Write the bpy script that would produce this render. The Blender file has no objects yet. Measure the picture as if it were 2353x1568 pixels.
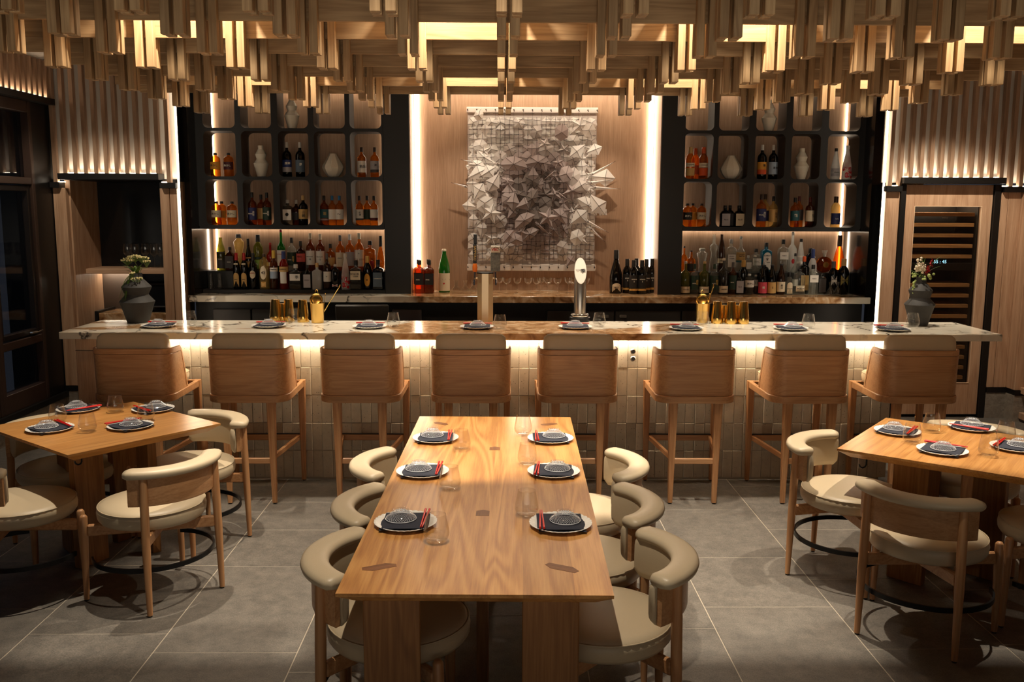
import bpy, math, random
from mathutils import Vector, Matrix
random.seed(7)
SC = bpy.context.scene
COL = SC.collection
PI = math.pi
R_ = math.radians

# ------------------------------------------------------------------ camera
PW, PH, FPX = 2353.0, 1568.0, 2112.7
PITCH, YAW, ROLL = .1446, .0134, .0044
CAMP = Vector((0, 0, 2.0))
_cp, _sp, _cy, _sy = math.cos(PITCH), math.sin(PITCH), math.cos(YAW), math.sin(YAW)
FWD = Vector((_sy*_cp, _cy*_cp, -_sp))
_r0 = Vector((_cy, -_sy, 0)); _u0 = _r0.cross(FWD)
RGT = _r0*math.cos(ROLL) + _u0*math.sin(ROLL)
UPV = -_r0*math.sin(ROLL) + _u0*math.cos(ROLL)
cam = bpy.data.cameras.new('camera'); cam.sensor_width = 36; cam.lens = FPX*36/PW; cam.clip_start = .05
co = bpy.data.objects.new('camera', cam); COL.objects.link(co)
co.matrix_world = Matrix(((RGT.x, UPV.x, -FWD.x, 0), (RGT.y, UPV.y, -FWD.y, 0), (RGT.z, UPV.z, -FWD.z, 2.0), (0, 0, 0, 1)))
SC.camera = co

def _ray(x, y): return FWD + RGT*((x-PW/2)/FPX) - UPV*((y-PH/2)/FPX)
def atY(x, y, Y): d = _ray(x, y); return CAMP + d*(Y/d.y)
def atZ(x, y, Z): d = _ray(x, y); return CAMP + d*((Z-2.0)/d.z)
def xat(x, y, Y): return atY(x, y, Y).x

# ------------------------------------------------------------------ world, exposure, lamps
SC.view_settings.view_transform = 'Standard'
try: SC.view_settings.look = 'None'
except Exception: pass
SC.view_settings.exposure = 0.2
SC.view_settings.gamma = 1.0
SC.view_settings.use_curve_mapping = False
w = bpy.data.worlds.new('night'); SC.world = w; w.use_nodes = True
w.node_tree.nodes['Background'].inputs[0].default_value = (.55, .6, .75, 1)
w.node_tree.nodes['Background'].inputs[1].default_value = .035
SC.cycles.max_bounces = 10; SC.cycles.transparent_max_bounces = 32
SC.cycles.diffuse_bounces = 4; SC.cycles.glossy_bounces = 4
SC.cycles.sample_clamp_indirect = 4.0
SC.cycles.caustics_reflective = False; SC.cycles.caustics_refractive = False

WARM = (1.0, .85, .66)
def spot(x, y, power, z=3.22, size=56, blend=.35, tx=None, ty=None, col=WARM, r=.022):
    l = bpy.data.lights.new('spot_lamp', 'SPOT'); l.energy = power; l.color = col
    l.spot_size = R_(size); l.spot_blend = blend; l.shadow_soft_size = r
    o = bpy.data.objects.new('spot_lamp', l); COL.objects.link(o); o.location = (x, y, z)
    d = Vector((x if tx is None else tx, y if ty is None else ty, 0)) - Vector((x, y, z))
    o.rotation_euler = d.to_track_quat('-Z', 'Y').to_euler()
    return o
# added soft fill for the general light of the dining room behind the viewer
def area(name, loc, rot, sx, sy, power, col=WARM):
    l = bpy.data.lights.new(name, 'AREA'); l.shape = 'RECTANGLE'; l.size = sx; l.size_y = sy; l.energy = power; l.color = col
    o = bpy.data.objects.new(name, l); COL.objects.link(o); o.location = loc; o.rotation_euler = rot
    return o
LX = [0.0348+.4936*k for k in range(-5, 7)]     # lattice columns
LY = [3.7745+.4936*n for n in range(0, 9)]      # lattice rows
HX = .2468
LAMPS = [(-1.69, 5.009, 215), (-.212, 5.009, 215), (1.269, 5.009, 260), (2.75, 5.009, 215), (-1.69, 6.983, 150), (-.212, 6.983, 150), (1.269, 6.983, 150), (2.75, 6.983, 150),
         (-.212, 3.034, 150), (-3.17, 5.009, 80)]
for (x, y, p) in LAMPS: spot(x, y, p*1.35, z=3.67, size=92, blend=.7)
def uplight(x, y, z, L):
    l = area('slat_uplight', (x, y, z), (PI, 0, 0), L, .012, .8*L, (1, .86, .68)); l.data.spread = R_(70)
for (x, z, L) in ((-3.585, 2.31, .92), (-4.085, 2.23, .07), (-3.06, 2.23, .12), (4.21, 2.31, .95), (3.66, 2.23, .12), (5.0, 2.23, .58)): uplight(x, 8.719, z, L)
area('fridge_lamp', (4.21, 8.95, 2.18), (0, 0, 0), .5, .25, 5, (1, .82, .6)); area('yard_fill', (-5.2, 7.0, 3.2), (0, R_(35), 0), .6, 3.0, 14, (.55, .75, 1.0))  # the yard light is added, to tint the outside wall bluish
for x in (-.32, .36, 1.02): spot(x, 9.0, 66 if x != .36 else 18, z=3.285, size=70, blend=.8, tx=x, ty=10.1)
spot(3.9, 7.7, 130, z=3.27, size=90, blend=.6, tx=4.15, ty=8.5); spot(-3.6, 7.6, 60, z=3.27, size=90, blend=.6, tx=-3.6, ty=8.6)
area('room_fill', (0, -1.0, 1.3), (R_(122), 0, 0), 5.0, 1.4, 30, (1, .86, .68)).data.spread = R_(95)  # added panel standing in for light bounced around the dining room

# ------------------------------------------------------------------ mesh helpers
class MB:
    def __init__(s): s.v = []; s.f = []; s.m = []
    def add(s, vs, fs, mi=0):
        o = len(s.v); s.v += [tuple(p) for p in vs]
        for f in fs: s.f.append([i+o for i in f]); s.m.append(mi)
        return s
    def box(s, c, d, rz=0, mi=0, M=None):
        x, y, z = d[0]/2, d[1]/2, d[2]/2
        P = [Vector((a*x, b*y, e*z)) for a in (-1, 1) for b in (-1, 1) for e in (-1, 1)]
        T = Matrix.Translation(Vector(c)) @ (M if M is not None else Matrix.Rotation(rz, 4, 'Z'))
        return s.add([T @ p for p in P], [(0, 1, 3, 2), (4, 6, 7, 5), (0, 4, 5, 1), (2, 3, 7, 6), (0, 2, 6, 4), (1, 5, 7, 3)], mi)
    def cbox(s, c, d, b=.003, rz=0, mi=0, M=None):
        x, y, z = d[0]/2, d[1]/2, d[2]/2; b = min(b, x*.49, y*.49, z*.49)
        V = []; idx = {}
        for sx in (-1, 1):
            for sy in (-1, 1):
                for sz in (-1, 1):
                    for ax in range(3):
                        p = [sx*x, sy*y, sz*z]
                        for q in range(3):
                            if q != ax: p[q] -= (sx, sy, sz)[q]*b
                        idx[(sx, sy, sz, ax)] = len(V); V.append(Vector(p))
        F = []
        for ax in range(3):
            o = [q for q in range(3) if q != ax]
            for sg in (-1, 1):
                loop = []
                for (a, e) in ((-1, -1), (1, -1), (1, 1), (-1, 1)):
                    k = [0, 0, 0]; k[ax] = sg; k[o[0]] = a; k[o[1]] = e; loop.append(idx[(*k, ax)])
                F.append(loop)
        for ax in range(3):
            o = [q for q in range(3) if q != ax]
            for a in (-1, 1):
                for e in (-1, 1):
                    k = [0, 0, 0]; k[o[0]] = a; k[o[1]] = e
                    k1 = list(k); k1[ax] = -1; k2 = list(k); k2[ax] = 1
                    F.append([idx[(*k1, o[0])], idx[(*k2, o[0])], idx[(*k2, o[1])], idx[(*k1, o[1])]])
        for sx in (-1, 1):
            for sy in (-1, 1):
                for sz in (-1, 1): F.append([idx[(sx, sy, sz, q)] for q in range(3)])
        T = Matrix.Translation(Vector(c)) @ (M if M is not None else Matrix.Rotation(rz, 4, 'Z'))
        return s.add([T @ p for p in V], F, mi)
    def prism(s, poly, z0, z1, mi=0, T=None):
        n = len(poly); V = [Vector((p[0], p[1], z0)) for p in poly]+[Vector((p[0], p[1], z1)) for p in poly]
        if T is not None: V = [T @ p for p in V]
        F = [list(range(n))[::-1], list(range(n, 2*n))]+[[i, (i+1) % n, n+(i+1) % n, n+i] for i in range(n)]
        return s.add(V, F, mi)
    def lathe(s, prof, seg=24, mi=0, c=(0, 0, 0), p=2.0, cap0=True, cap1=True, sx=1., sy=1.):
        V = []; F = []
        for q in prof:
            r, z = q[0], q[1]; pp = q[2] if len(q) > 2 else p
            for i in range(seg):
                a = 2*PI*(i+.5)/seg; ca, sa = math.cos(a), math.sin(a)
                k = 1.0 if pp == 2 else 1/((abs(ca)**pp+abs(sa)**pp)**(1/pp))
                V.append((c[0]+r*k*ca*sx, c[1]+r*k*sa*sy, c[2]+z))
        n = len(prof)
        for j in range(n-1):
            for i in range(seg):
                F.append([j*seg+i, j*seg+(i+1) % seg, (j+1)*seg+(i+1) % seg, (j+1)*seg+i])
        if cap0: F.append(list(range(seg))[::-1])
        if cap1: F.append([(n-1)*seg+i for i in range(seg)])
        return s.add(V, F, mi)
    def tube(s, pts, rad, seg=8, mi=0, flat=None):
        pts = [Vector(p) for p in pts]; n = len(pts); V = []; F = []
        rad = rad if isinstance(rad, (list, tuple)) else [rad]*n
        pn = None
        for i, p in enumerate(pts):
            t = (pts[min(i+1, n-1)]-pts[max(i-1, 0)]).normalized()
            if pn is None:
                a = Vector((0, 0, 1)) if abs(t.z) < .9 else Vector((0, 1, 0)); pn = (a-t*a.dot(t)).normalized()
            else: pn = (pn-t*pn.dot(t)).normalized()
            b = t.cross(pn)
            for k in range(seg):
                a = 2*PI*k/seg
                u = math.cos(a)*rad[i]; v = math.sin(a)*rad[i]*(flat or 1)
                V.append(p+pn*u+b*v)
        for i in range(n-1):
            for k in range(seg): F.append([i*seg+k, i*seg+(k+1) % seg, (i+1)*seg+(k+1) % seg, (i+1)*seg+k])
        F.append(list(range(seg))[::-1]); F.append([(n-1)*seg+k for k in range(seg)])
        return s.add(V, F, mi)
    def sweep(s, path, sect, mi=0, closed=False, up=Vector((0, 0, 1))):
        """section (a, b): a along the sideways normal (to the right of travel), b along up"""
        path = [Vector(p) for p in path]; n = len(path); V = []; F = []
        for i, p in enumerate(path):
            if closed: t = path[(i+1) % n]-path[i-1]
            else: t = path[min(i+1, n-1)]-path[max(i-1, 0)]
            t.normalize(); nn = t.cross(up).normalized()
            se = sect(i/(n-1)) if callable(sect) else sect
            for a, b in se: V.append(p+nn*a+up*b)
        m = len(V)//n
        for i in range(n if closed else n-1):
            j = (i+1) % n
            for k in range(m): F.append([i*m+k, i*m+(k+1) % m, j*m+(k+1) % m, j*m+k])
        if not closed: F.append(list(range(m))[::-1]); F.append([(n-1)*m+k for k in range(m)])
        return s.add(V, F, mi)
    def mesh(s, name, mats, smooth=False, ang=35):
        me = bpy.data.meshes.new(name); me.from_pydata(s.v, [], s.f)
        for m in (mats if isinstance(mats, (list, tuple)) else [mats]): me.materials.append(m)
        if len(set(s.m)) > 1: me.polygons.foreach_set('material_index', s.m)
        if smooth:
            me.polygons.foreach_set('use_smooth', [True]*len(me.polygons))
            try: me.set_sharp_from_angle(angle=R_(ang))
            except Exception: pass
        me.update(); return me
    def build(s, name, mats, parent=None, smooth=False, loc=None, rz=0, ang=35):
        return obj(name, s.mesh(name, mats, smooth, ang), parent, loc, rz)

def obj(name, me, parent=None, loc=None, rz=0):
    o = bpy.data.objects.new(name, me); COL.objects.link(o)
    if parent: o.parent = parent
    if loc is not None: o.location = loc
    if rz: o.rotation_euler = (0, 0, rz)
    return o
def fixn(o):
    return o
def thing(name, label, cat, loc=(0, 0, 0), rz=0, group=None):
    o = bpy.data.objects.new(name, None); COL.objects.link(o); o.location = loc; o.rotation_euler = (0, 0, rz); o.empty_display_size = .05
    return tag(o, label, cat, group)
def tag(o, label, cat, group=None):
    o['label'] = label; o['category'] = cat
    if group: o['group'] = group
    return o
def struct(o):
    o['kind'] = 'structure'; return o
def dup(root, loc, rz=0, label=None, group=None):
    r = root.copy(); COL.objects.link(r); r.location = loc; r.rotation_euler = (0, 0, rz)
    if label: r['label'] = label
    if group: r['group'] = group
    for ch in list(root.children):
        c = ch.copy(); COL.objects.link(c); c.parent = r
        for g in ch.children:
            d = g.copy(); COL.objects.link(d); d.parent = c
    return r

# ------------------------------------------------------------------ materials
def MI(nd, k):
    b = {'FLOAT': 2, 'VECTOR': 4, 'RGBA': 6}[nd.data_type]
    return nd.inputs[b+(k == 'B')]
def MO(nd): return nd.outputs[{'FLOAT': 0, 'VECTOR': 1, 'RGBA': 2}[nd.data_type]]
def srgb(*c):
    return tuple(((v/255)/12.92 if v/255 <= .04045 else ((v/255+.055)/1.055)**2.4) for v in c)+(1,)
def newmat(name):
    m = bpy.data.materials.new(name); m.use_nodes = True; return m, m.node_tree.nodes, m.node_tree.links, m.node_tree.nodes['Principled BSDF']
_pl = {}
def plain(c, rough=.5, metal=0, name='paint', spec=.5, bump=0, bs=200):
    k = (tuple(c), rough, metal, spec, bump, bs)
    if k in _pl: return _pl[k]
    m, n, l, b = newmat(name); b.inputs['Base Color'].default_value = srgb(*c); b.inputs['Roughness'].default_value = rough
    b.inputs['Metallic'].default_value = metal; b.inputs['Specular IOR Level'].default_value = spec
    if bump:
        t = n.new('ShaderNodeTexNoise'); t.inputs['Scale'].default_value = bs; t.inputs['Detail'].default_value = 3
        q = n.new('ShaderNodeTexCoord'); l.new(q.outputs['Object'], t.inputs['Vector'])
        u = n.new('ShaderNodeBump'); u.inputs['Strength'].default_value = bump; u.inputs['Distance'].default_value = .002
        l.new(t.outputs['Fac'], u.inputs['Height']); l.new(u.outputs['Normal'], b.inputs['Normal'])
    _pl[k] = m; return m
def wood(name, c1, c2, c3, axis=2, rough=.45, fine=60., rings=7., seam=None, vary=.12, mixf=.2):
    """oak: long grain along AXIS of the object's own coordinates; every piece is offset by its random number"""
    m, n, l, b = newmat(name)
    tc = n.new('ShaderNodeTexCoord'); oi = n.new('ShaderNodeObjectInfo')
    mp = n.new('ShaderNodeMapping'); sc = [1., 1., 1.]; sc[axis] = .035
    mp.inputs['Scale'].default_value = sc
    add = n.new('ShaderNodeVectorMath'); add.operation = 'MULTIPLY_ADD'
    add.inputs[1].default_value = (1, 1, 1)
    vm = n.new('ShaderNodeVectorMath'); vm.operation = 'SCALE'; vm.inputs['Scale'].default_value = 13.7
    cmb = n.new('ShaderNodeCombineXYZ')
    for i in range(3): l.new(oi.outputs['Random'], cmb.inputs[i])
    l.new(cmb.outputs[0], vm.inputs[0]); l.new(tc.outputs['Object'], add.inputs[0]); l.new(vm.outputs[0], add.inputs[2])
    l.new(add.outputs[0], mp.inputs['Vector'])
    n1 = n.new('ShaderNodeTexNoise'); n1.inputs['Scale'].default_value = fine*1.7; n1.inputs['Detail'].default_value = 4; n1.inputs['Roughness'].default_value = .65
    mp2 = n.new('ShaderNodeMapping'); sc2 = [1., 1., 1.]; sc2[axis] = .10; mp2.inputs['Scale'].default_value = sc2
    l.new(add.outputs[0], mp2.inputs['Vector'])
    n2 = n.new('ShaderNodeTexNoise'); n2.inputs['Scale'].default_value = rings; n2.inputs['Detail'].default_value = 1.5; n2.inputs['Distortion'].default_value = .6
    l.new(mp.outputs[0], n1.inputs['Vector']); l.new(mp2.outputs[0], n2.inputs['Vector'])
    wv = n.new('ShaderNodeMath'); wv.operation = 'MULTIPLY'; wv.inputs[1].default_value = 46
    l.new(n2.outputs['Fac'], wv.inputs[0])
    sn = n.new('ShaderNodeMath'); sn.operation = 'SINE'; l.new(wv.outputs[0], sn.inputs[0])
    mr = n.new('ShaderNodeMapRange'); mr.inputs['From Min'].default_value = -1; l.new(sn.outputs[0], mr.inputs['Value'])
    mx = n.new('ShaderNodeMix'); mx.inputs[0].default_value = mixf
    l.new(n1.outputs['Fac'], MI(mx, 'A')); l.new(mr.outputs[0], MI(mx, 'B'))
    cr = n.new('ShaderNodeValToRGB'); e = cr.color_ramp.elements
    e[0].position = .25; e[0].color = srgb(*c1); e[1].position = .75; e[1].color = srgb(*c3)
    k = cr.color_ramp.elements.new(.5); k.color = srgb(*c2)
    l.new(MO(mx), cr.inputs[0])
    hs = n.new('ShaderNodeHueSaturation'); mr2 = n.new('ShaderNodeMapRange'); mr2.inputs['To Min'].default_value = 1-vary; mr2.inputs['To Max'].default_value = 1+vary
    l.new(oi.outputs['Random'], mr2.inputs['Value']); l.new(mr2.outputs[0], hs.inputs['Value']); l.new(cr.outputs[0], hs.inputs['Color'])
    l.new(hs.outputs[0], b.inputs['Base Color']); b.inputs['Roughness'].default_value = rough
    bu = n.new('ShaderNodeBump'); bu.inputs['Strength'].default_value = .12; bu.inputs['Distance'].default_value = .001
    l.new(MO(mx), bu.inputs['Height']); l.new(bu.outputs[0], b.inputs['Normal'])
    return m
OAK = [(150, 104, 62), (178, 128, 80), (196, 148, 98)]
W_X = wood('oak_along_x', *OAK, axis=0); W_Y = wood('oak_along_y', *OAK, axis=1); W_Z = wood('oak_along_z', *OAK, axis=2)
TOAK = [(166, 112, 60), (192, 138, 78), (208, 156, 94)]
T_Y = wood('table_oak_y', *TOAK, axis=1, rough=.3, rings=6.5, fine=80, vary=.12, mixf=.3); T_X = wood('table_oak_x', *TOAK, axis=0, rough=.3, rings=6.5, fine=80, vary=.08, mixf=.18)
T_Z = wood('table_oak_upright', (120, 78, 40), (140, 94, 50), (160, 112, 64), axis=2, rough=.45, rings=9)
INLAY = wood('tenon_end_grain', (104, 62, 30), (122, 74, 38), (138, 88, 48), axis=0, rough=.4, rings=20)
LOAK = [(146, 116, 82), (170, 140, 102), (190, 160, 120)]
L_Z = wood('lattice_oak_upright', *LOAK, axis=2, rough=.6, vary=.16); L_X = wood('lattice_oak_along', *LOAK, axis=0, rough=.6, vary=.12); L_Y = wood('lattice_oak_across', *LOAK, axis=1, rough=.6)
P_Z = wood('pale_oak_upright', (166, 128, 98), (190, 154, 124), (206, 172, 142), axis=2, rough=.5, rings=4, fine=90, vary=.07)
P_X = wood('pale_oak_along', (166, 128, 98), (190, 154, 124), (206, 172, 142), axis=0, rough=.5, rings=4, fine=90)
C_X = wood('stool_oak_along', (172, 124, 82), (194, 146, 102), (206, 160, 116), axis=0, rough=.38, rings=9, fine=80, mixf=.16)
C_Z = wood('stool_oak_upright', (168, 118, 76), (190, 140, 96), (204, 158, 112), axis=2, rough=.4, rings=9)
C_Y = wood('stool_oak_across', (168, 118, 76), (190, 140, 96), (204, 158, 112), axis=1, rough=.4, rings=9)
S_Z = wood('slat_oak_upright', (140, 110, 86), (164, 132, 106), (180, 150, 124), axis=2, rough=.55, rings=5, fine=80, vary=.12)
V_Z = wood('veneer_oak_upright', (132, 102, 78), (152, 120, 94), (168, 136, 110), axis=2, rough=.5, rings=4, fine=80, vary=.03, mixf=.12)
SHELFW = wood('shelf_oak', (160, 112, 66), (188, 138, 86), (200, 152, 98), axis=0, rough=.5)
LEATHER = plain((196, 180, 152), .42, name='cream_leather', bump=.18, bs=260)
BLACK = plain((16, 14, 13), .45, name='black_stained_panel'); BLKG = plain((12, 12, 14), .12, name='black_glass'); BLKM = plain((30, 30, 32), .35, .6, name='black_metal')
FRAME = plain((66, 50, 42), .4, .3, name='bronze_window_frame'); RUBB = plain((18, 18, 18), .7, name='rubber')
DGREY = plain((58, 56, 54), .4, .3, name='dark_grey_steel'); WHITE = plain((236, 232, 222), .35, name='white_paint')
PORC = plain((240, 238, 232), .22, name='porcelain'); NAVY = plain((44, 48, 62), .85, name='navy_linen', bump=.5, bs=900); RED = plain((206, 30, 24), .3, name='red_lacquer')
BRASS = plain((226, 186, 104), .16, 1, name='polished_brass'); BRASSB = plain((214, 176, 104), .34, 1, name='brushed_brass')
STEEL = plain((196, 190, 180), .28, 1, name='brushed_steel'); CHROME = plain((225, 222, 216), .08, 1, name='chrome'); CHAMP = plain((206, 184, 152), .38, 1, name='champagne_metal')
STONEW = plain((222, 214, 196), .75, name='white_stoneware', bump=.3, bs=120); STONEB = plain((50, 49, 48), .7, name='black_stoneware', bump=.35, bs=160)
GROUT = plain((176, 166, 150), .9, name='grout'); CEILW = plain((214, 204, 190), .8, name='ceiling_paint'); CEILD = plain((52, 42, 34), .9, name='dark_ceiling')
BACKING = plain((206, 198, 186), .7, name='pale_backing')

def noisy(name, c1, c2, scale, rough, bump=.3, c3=None, specks=0, bd=.003, detail=8, rnd=.12, grain=False):
    m, n, l, b = newmat(name); tc = n.new('ShaderNodeTexCoord'); oi = n.new('ShaderNodeObjectInfo')
    ad = n.new('ShaderNodeVectorMath'); ad.operation = 'ADD'; cm = n.new('ShaderNodeCombineXYZ')
    mu = n.new('ShaderNodeMath'); mu.operation = 'MULTIPLY'; mu.inputs[1].default_value = 31; l.new(oi.outputs['Random'], mu.inputs[0])
    l.new(mu.outputs[0], cm.inputs[0]); l.new(mu.outputs[0], cm.inputs[2]); l.new(tc.outputs['Object'], ad.inputs[0]); l.new(cm.outputs[0], ad.inputs[1])
    t = n.new('ShaderNodeTexNoise'); t.inputs['Scale'].default_value = scale; t.inputs['Detail'].default_value = detail; t.inputs['Roughness'].default_value = .7
    l.new(ad.outputs[0], t.inputs['Vector']); cr = n.new('ShaderNodeValToRGB'); e = cr.color_ramp.elements
    e[0].position = .32; e[0].color = srgb(*c1); e[1].position = .7; e[1].color = srgb(*c2)
    l.new(t.outputs['Fac'], cr.inputs[0]); out = cr.outputs[0]
    if specks:
        v = n.new('ShaderNodeTexVoronoi'); v.inputs['Scale'].default_value = specks; l.new(ad.outputs[0], v.inputs['Vector'])
        r2 = n.new('ShaderNodeValToRGB'); r2.color_ramp.elements[0].position = .06; r2.color_ramp.elements[1].position = .14
        r2.color_ramp.elements[0].color = (.12, .11, .1, 1); r2.color_ramp.elements[1].color = (1, 1, 1, 1)
        mx = n.new('ShaderNodeMix'); mx.data_type = 'RGBA'; mx.blend_type = 'MULTIPLY'; mx.inputs[0].default_value = 1
        l.new(v.outputs['Distance'], r2.inputs[0]); l.new(out, MI(mx, 'A')); l.new(r2.outputs[0], MI(mx, 'B')); out = MO(mx)
    if grain:
        g = n.new('ShaderNodeTexNoise'); g.inputs['Scale'].default_value = 170; g.inputs['Detail'].default_value = 3; l.new(ad.outputs[0], g.inputs['Vector'])
        gr = n.new('ShaderNodeMapRange'); gr.inputs['From Min'].default_value = .3; gr.inputs['From Max'].default_value = .7; gr.inputs['To Min'].default_value = .72; gr.inputs['To Max'].default_value = 1.28; l.new(g.outputs['Fac'], gr.inputs['Value'])
        gm = n.new('ShaderNodeVectorMath'); gm.operation = 'SCALE'; l.new(out, gm.inputs[0]); l.new(gr.outputs[0], gm.inputs['Scale']); out = gm.outputs[0]
    hs = n.new('ShaderNodeHueSaturation'); mr = n.new('ShaderNodeMapRange'); mr.inputs['To Min'].default_value = 1-rnd; mr.inputs['To Max'].default_value = 1+rnd
    l.new(oi.outputs['Random'], mr.inputs['Value']); l.new(mr.outputs[0], hs.inputs['Value']); l.new(out, hs.inputs['Color'])
    l.new(hs.outputs[0], b.inputs['Base Color']); b.inputs['Roughness'].default_value = rough
    bu = n.new('ShaderNodeBump'); bu.inputs['Strength'].default_value = bump; bu.inputs['Distance'].default_value = bd
    l.new(t.outputs['Fac'], bu.inputs['Height']); l.new(bu.outputs[0], b.inputs['Normal'])
    return m
FLOOR = noisy('grey_stone', (88, 84, 79), (116, 110, 102), 14, .58, .25, rnd=.07, grain=True)
TILE = noisy('pitted_tile', (176, 166, 148), (200, 190, 170), 9, .75, .35, specks=42, rnd=.09)
BASE = noisy('rough_stone', (128, 120, 110), (160, 152, 140), 22, .8, .8, bd=.01)

def marble(name, cx=-.35, hw=.85):
    m, n, l, b = newmat(name); tc = n.new('ShaderNodeTexCoord')
    big = n.new('ShaderNodeTexNoise'); big.inputs['Scale'].default_value = .75; big.inputs['Detail'].default_value = 2.5; big.inputs['Distortion'].default_value = .8
    mp = n.new('ShaderNodeMapping'); mp.inputs['Location'].default_value = (3.4, 1.2, .3); mp.inputs['Scale'].default_value = (1, 1.3, 1)
    l.new(tc.outputs['Object'], mp.inputs['Vector']); l.new(mp.outputs[0], big.inputs['Vector'])
    cloud = n.new('ShaderNodeTexNoise'); cloud.inputs['Scale'].default_value = 9; cloud.inputs['Detail'].default_value = 8; cloud.inputs['Distortion'].default_value = 1.2; l.new(mp.outputs[0], cloud.inputs['Vector'])
    c1 = n.new('ShaderNodeValToRGB'); e = c1.color_ramp.elements
    e[0].position = .3; e[0].color = srgb(112, 74, 42); e[1].position = .72; e[1].color = srgb(214, 190, 158)
    k = e.new(.5); k.color = srgb(176, 136, 94); l.new(cloud.outputs['Fac'], c1.inputs[0])
    v = n.new('ShaderNodeTexVoronoi'); v.feature = 'DISTANCE_TO_EDGE'; v.inputs['Scale'].default_value = 3.4
    dn = n.new('ShaderNodeTexNoise'); dn.inputs['Scale'].default_value = 5; dn.inputs['Detail'].default_value = 6
    mxv = n.new('ShaderNodeMix'); mxv.data_type = 'VECTOR'; mxv.inputs[0].default_value = .28; l.new(mp.outputs[0], dn.inputs['Vector']); l.new(mp.outputs[0], MI(mxv, 'A')); l.new(dn.outputs['Color'], MI(mxv, 'B'))
    l.new(MO(mxv), v.inputs['Vector'])
    c2 = n.new('ShaderNodeValToRGB'); e = c2.color_ramp.elements
    e[0].position = .0; e[0].color = srgb(52, 42, 36); e[1].position = .04; e[1].color = srgb(232, 224, 206)
    l.new(v.outputs['Distance'], c2.inputs[0])
    th = n.new('ShaderNodeValToRGB'); th.color_ramp.elements[0].position = .53; th.color_ramp.elements[1].position = .56; 
    sx = n.new('ShaderNodeSeparateXYZ'); l.new(tc.outputs['Object'], sx.inputs[0])
    m1 = n.new('ShaderNodeMath'); m1.operation = 'SUBTRACT'; m1.inputs[1].default_value = cx; l.new(sx.outputs['X'], m1.inputs[0])
    m2 = n.new('ShaderNodeMath'); m2.operation = 'ABSOLUTE'; l.new(m1.outputs[0], m2.inputs[0])
    m3 = n.new('ShaderNodeMapRange'); m3.inputs['From Min'].default_value = hw-.35; m3.inputs['From Max'].default_value = hw+.35; m3.inputs['To Min'].default_value = .16; m3.inputs['To Max'].default_value = -.05; l.new(m2.outputs[0], m3.inputs['Value'])
    m4 = n.new('ShaderNodeMath'); m4.operation = 'ADD'; l.new(m3.outputs[0], m4.inputs[0]); l.new(big.outputs['Fac'], m4.inputs[1]); l.new(m4.outputs[0], th.inputs[0])
    wh = n.new('ShaderNodeMix'); wh.data_type = 'RGBA'; l.new(th.outputs[0], wh.inputs[0])
    # fine veins only here and there on the white
    vm = n.new('ShaderNodeTexNoise'); vm.inputs['Scale'].default_value = 2.2; l.new(mp.outputs[0], vm.inputs['Vector'])
    r3 = n.new('ShaderNodeValToRGB'); r3.color_ramp.elements[0].position = .40; r3.color_ramp.elements[1].position = .5; l.new(vm.outputs['Fac'], r3.inputs[0])
    w2 = n.new('ShaderNodeMix'); w2.data_type = 'RGBA'; MI(w2, 'A').default_value = srgb(232, 224, 206); l.new(r3.outputs[0], w2.inputs[0]); l.new(c2.outputs[0], MI(w2, 'B'))
    l.new(MO(w2), MI(wh, 'A')); l.new(c1.outputs[0], MI(wh, 'B'))
    l.new(MO(wh), b.inputs['Base Color']); b.inputs['Roughness'].default_value = .12
    return m
MARBLE = marble('veined_marble'); MARBLE2 = marble('brown_veined_marble', .9, 1.9)

def thin_glass(name, col=(1, 1, 1), refl=.9, rough=.02, body=0.0, bodycol=None):
    m, n, l, b = newmat(name); n.remove(b); out = n['Material Output']
    tr = n.new('ShaderNodeBsdfTransparent'); tr.inputs[0].default_value = (*col, 1)
    gl = n.new('ShaderNodeBsdfGlossy'); gl.inputs['Roughness'].default_value = rough; gl.inputs[0].default_value = (refl, refl, refl, 1)
    lw = n.new('ShaderNodeLayerWeight'); pw_ = n.new('ShaderNodeMath'); pw_.operation = 'POWER'; pw_.inputs[1].default_value = 3.5
    fr = n.new('ShaderNodeMath'); fr.operation = 'MULTIPLY_ADD'; fr.inputs[1].default_value = .75; fr.inputs[2].default_value = .035
    l.new(lw.outputs['Facing'], pw_.inputs[0]); l.new(pw_.outputs[0], fr.inputs[0])
    mx = n.new('ShaderNodeMixShader'); l.new(fr.outputs[0], mx.inputs[0])
    src = tr.outputs[0]
    if body:
        tl = n.new('ShaderNodeBsdfTranslucent'); tl.inputs[0].default_value = (*(bodycol or col), 1)
        df = n.new('ShaderNodeBsdfDiffuse'); df.inputs[0].default_value = (*(bodycol or col), 1)
        ad = n.new('ShaderNodeMixShader'); ad.inputs[0].default_value = .4; l.new(tl.outputs[0], ad.inputs[1]); l.new(df.outputs[0], ad.inputs[2])
        m2 = n.new('ShaderNodeMixShader'); m2.inputs[0].default_value = body; l.new(tr.outputs[0], m2.inputs[1]); l.new(ad.outputs[0], m2.inputs[2]); src = m2.outputs[0]
    l.new(src, mx.inputs[1]); l.new(gl.outputs[0], mx.inputs[2]); l.new(mx.outputs[0], out.inputs[0])
    return m
CLEAR = thin_glass('clear_glass', (.97, .97, .96)); CRYST = thin_glass('crystal', (.96, .96, .97), 1, .03, .04, (.9, .92, .95))
PANE = thin_glass('window_pane', (.7, .72, .75), .5, .01)
HOB = plain((226, 230, 236), .08, 0, name='crystal_stud', spec=.9)
_bg = {}
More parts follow.
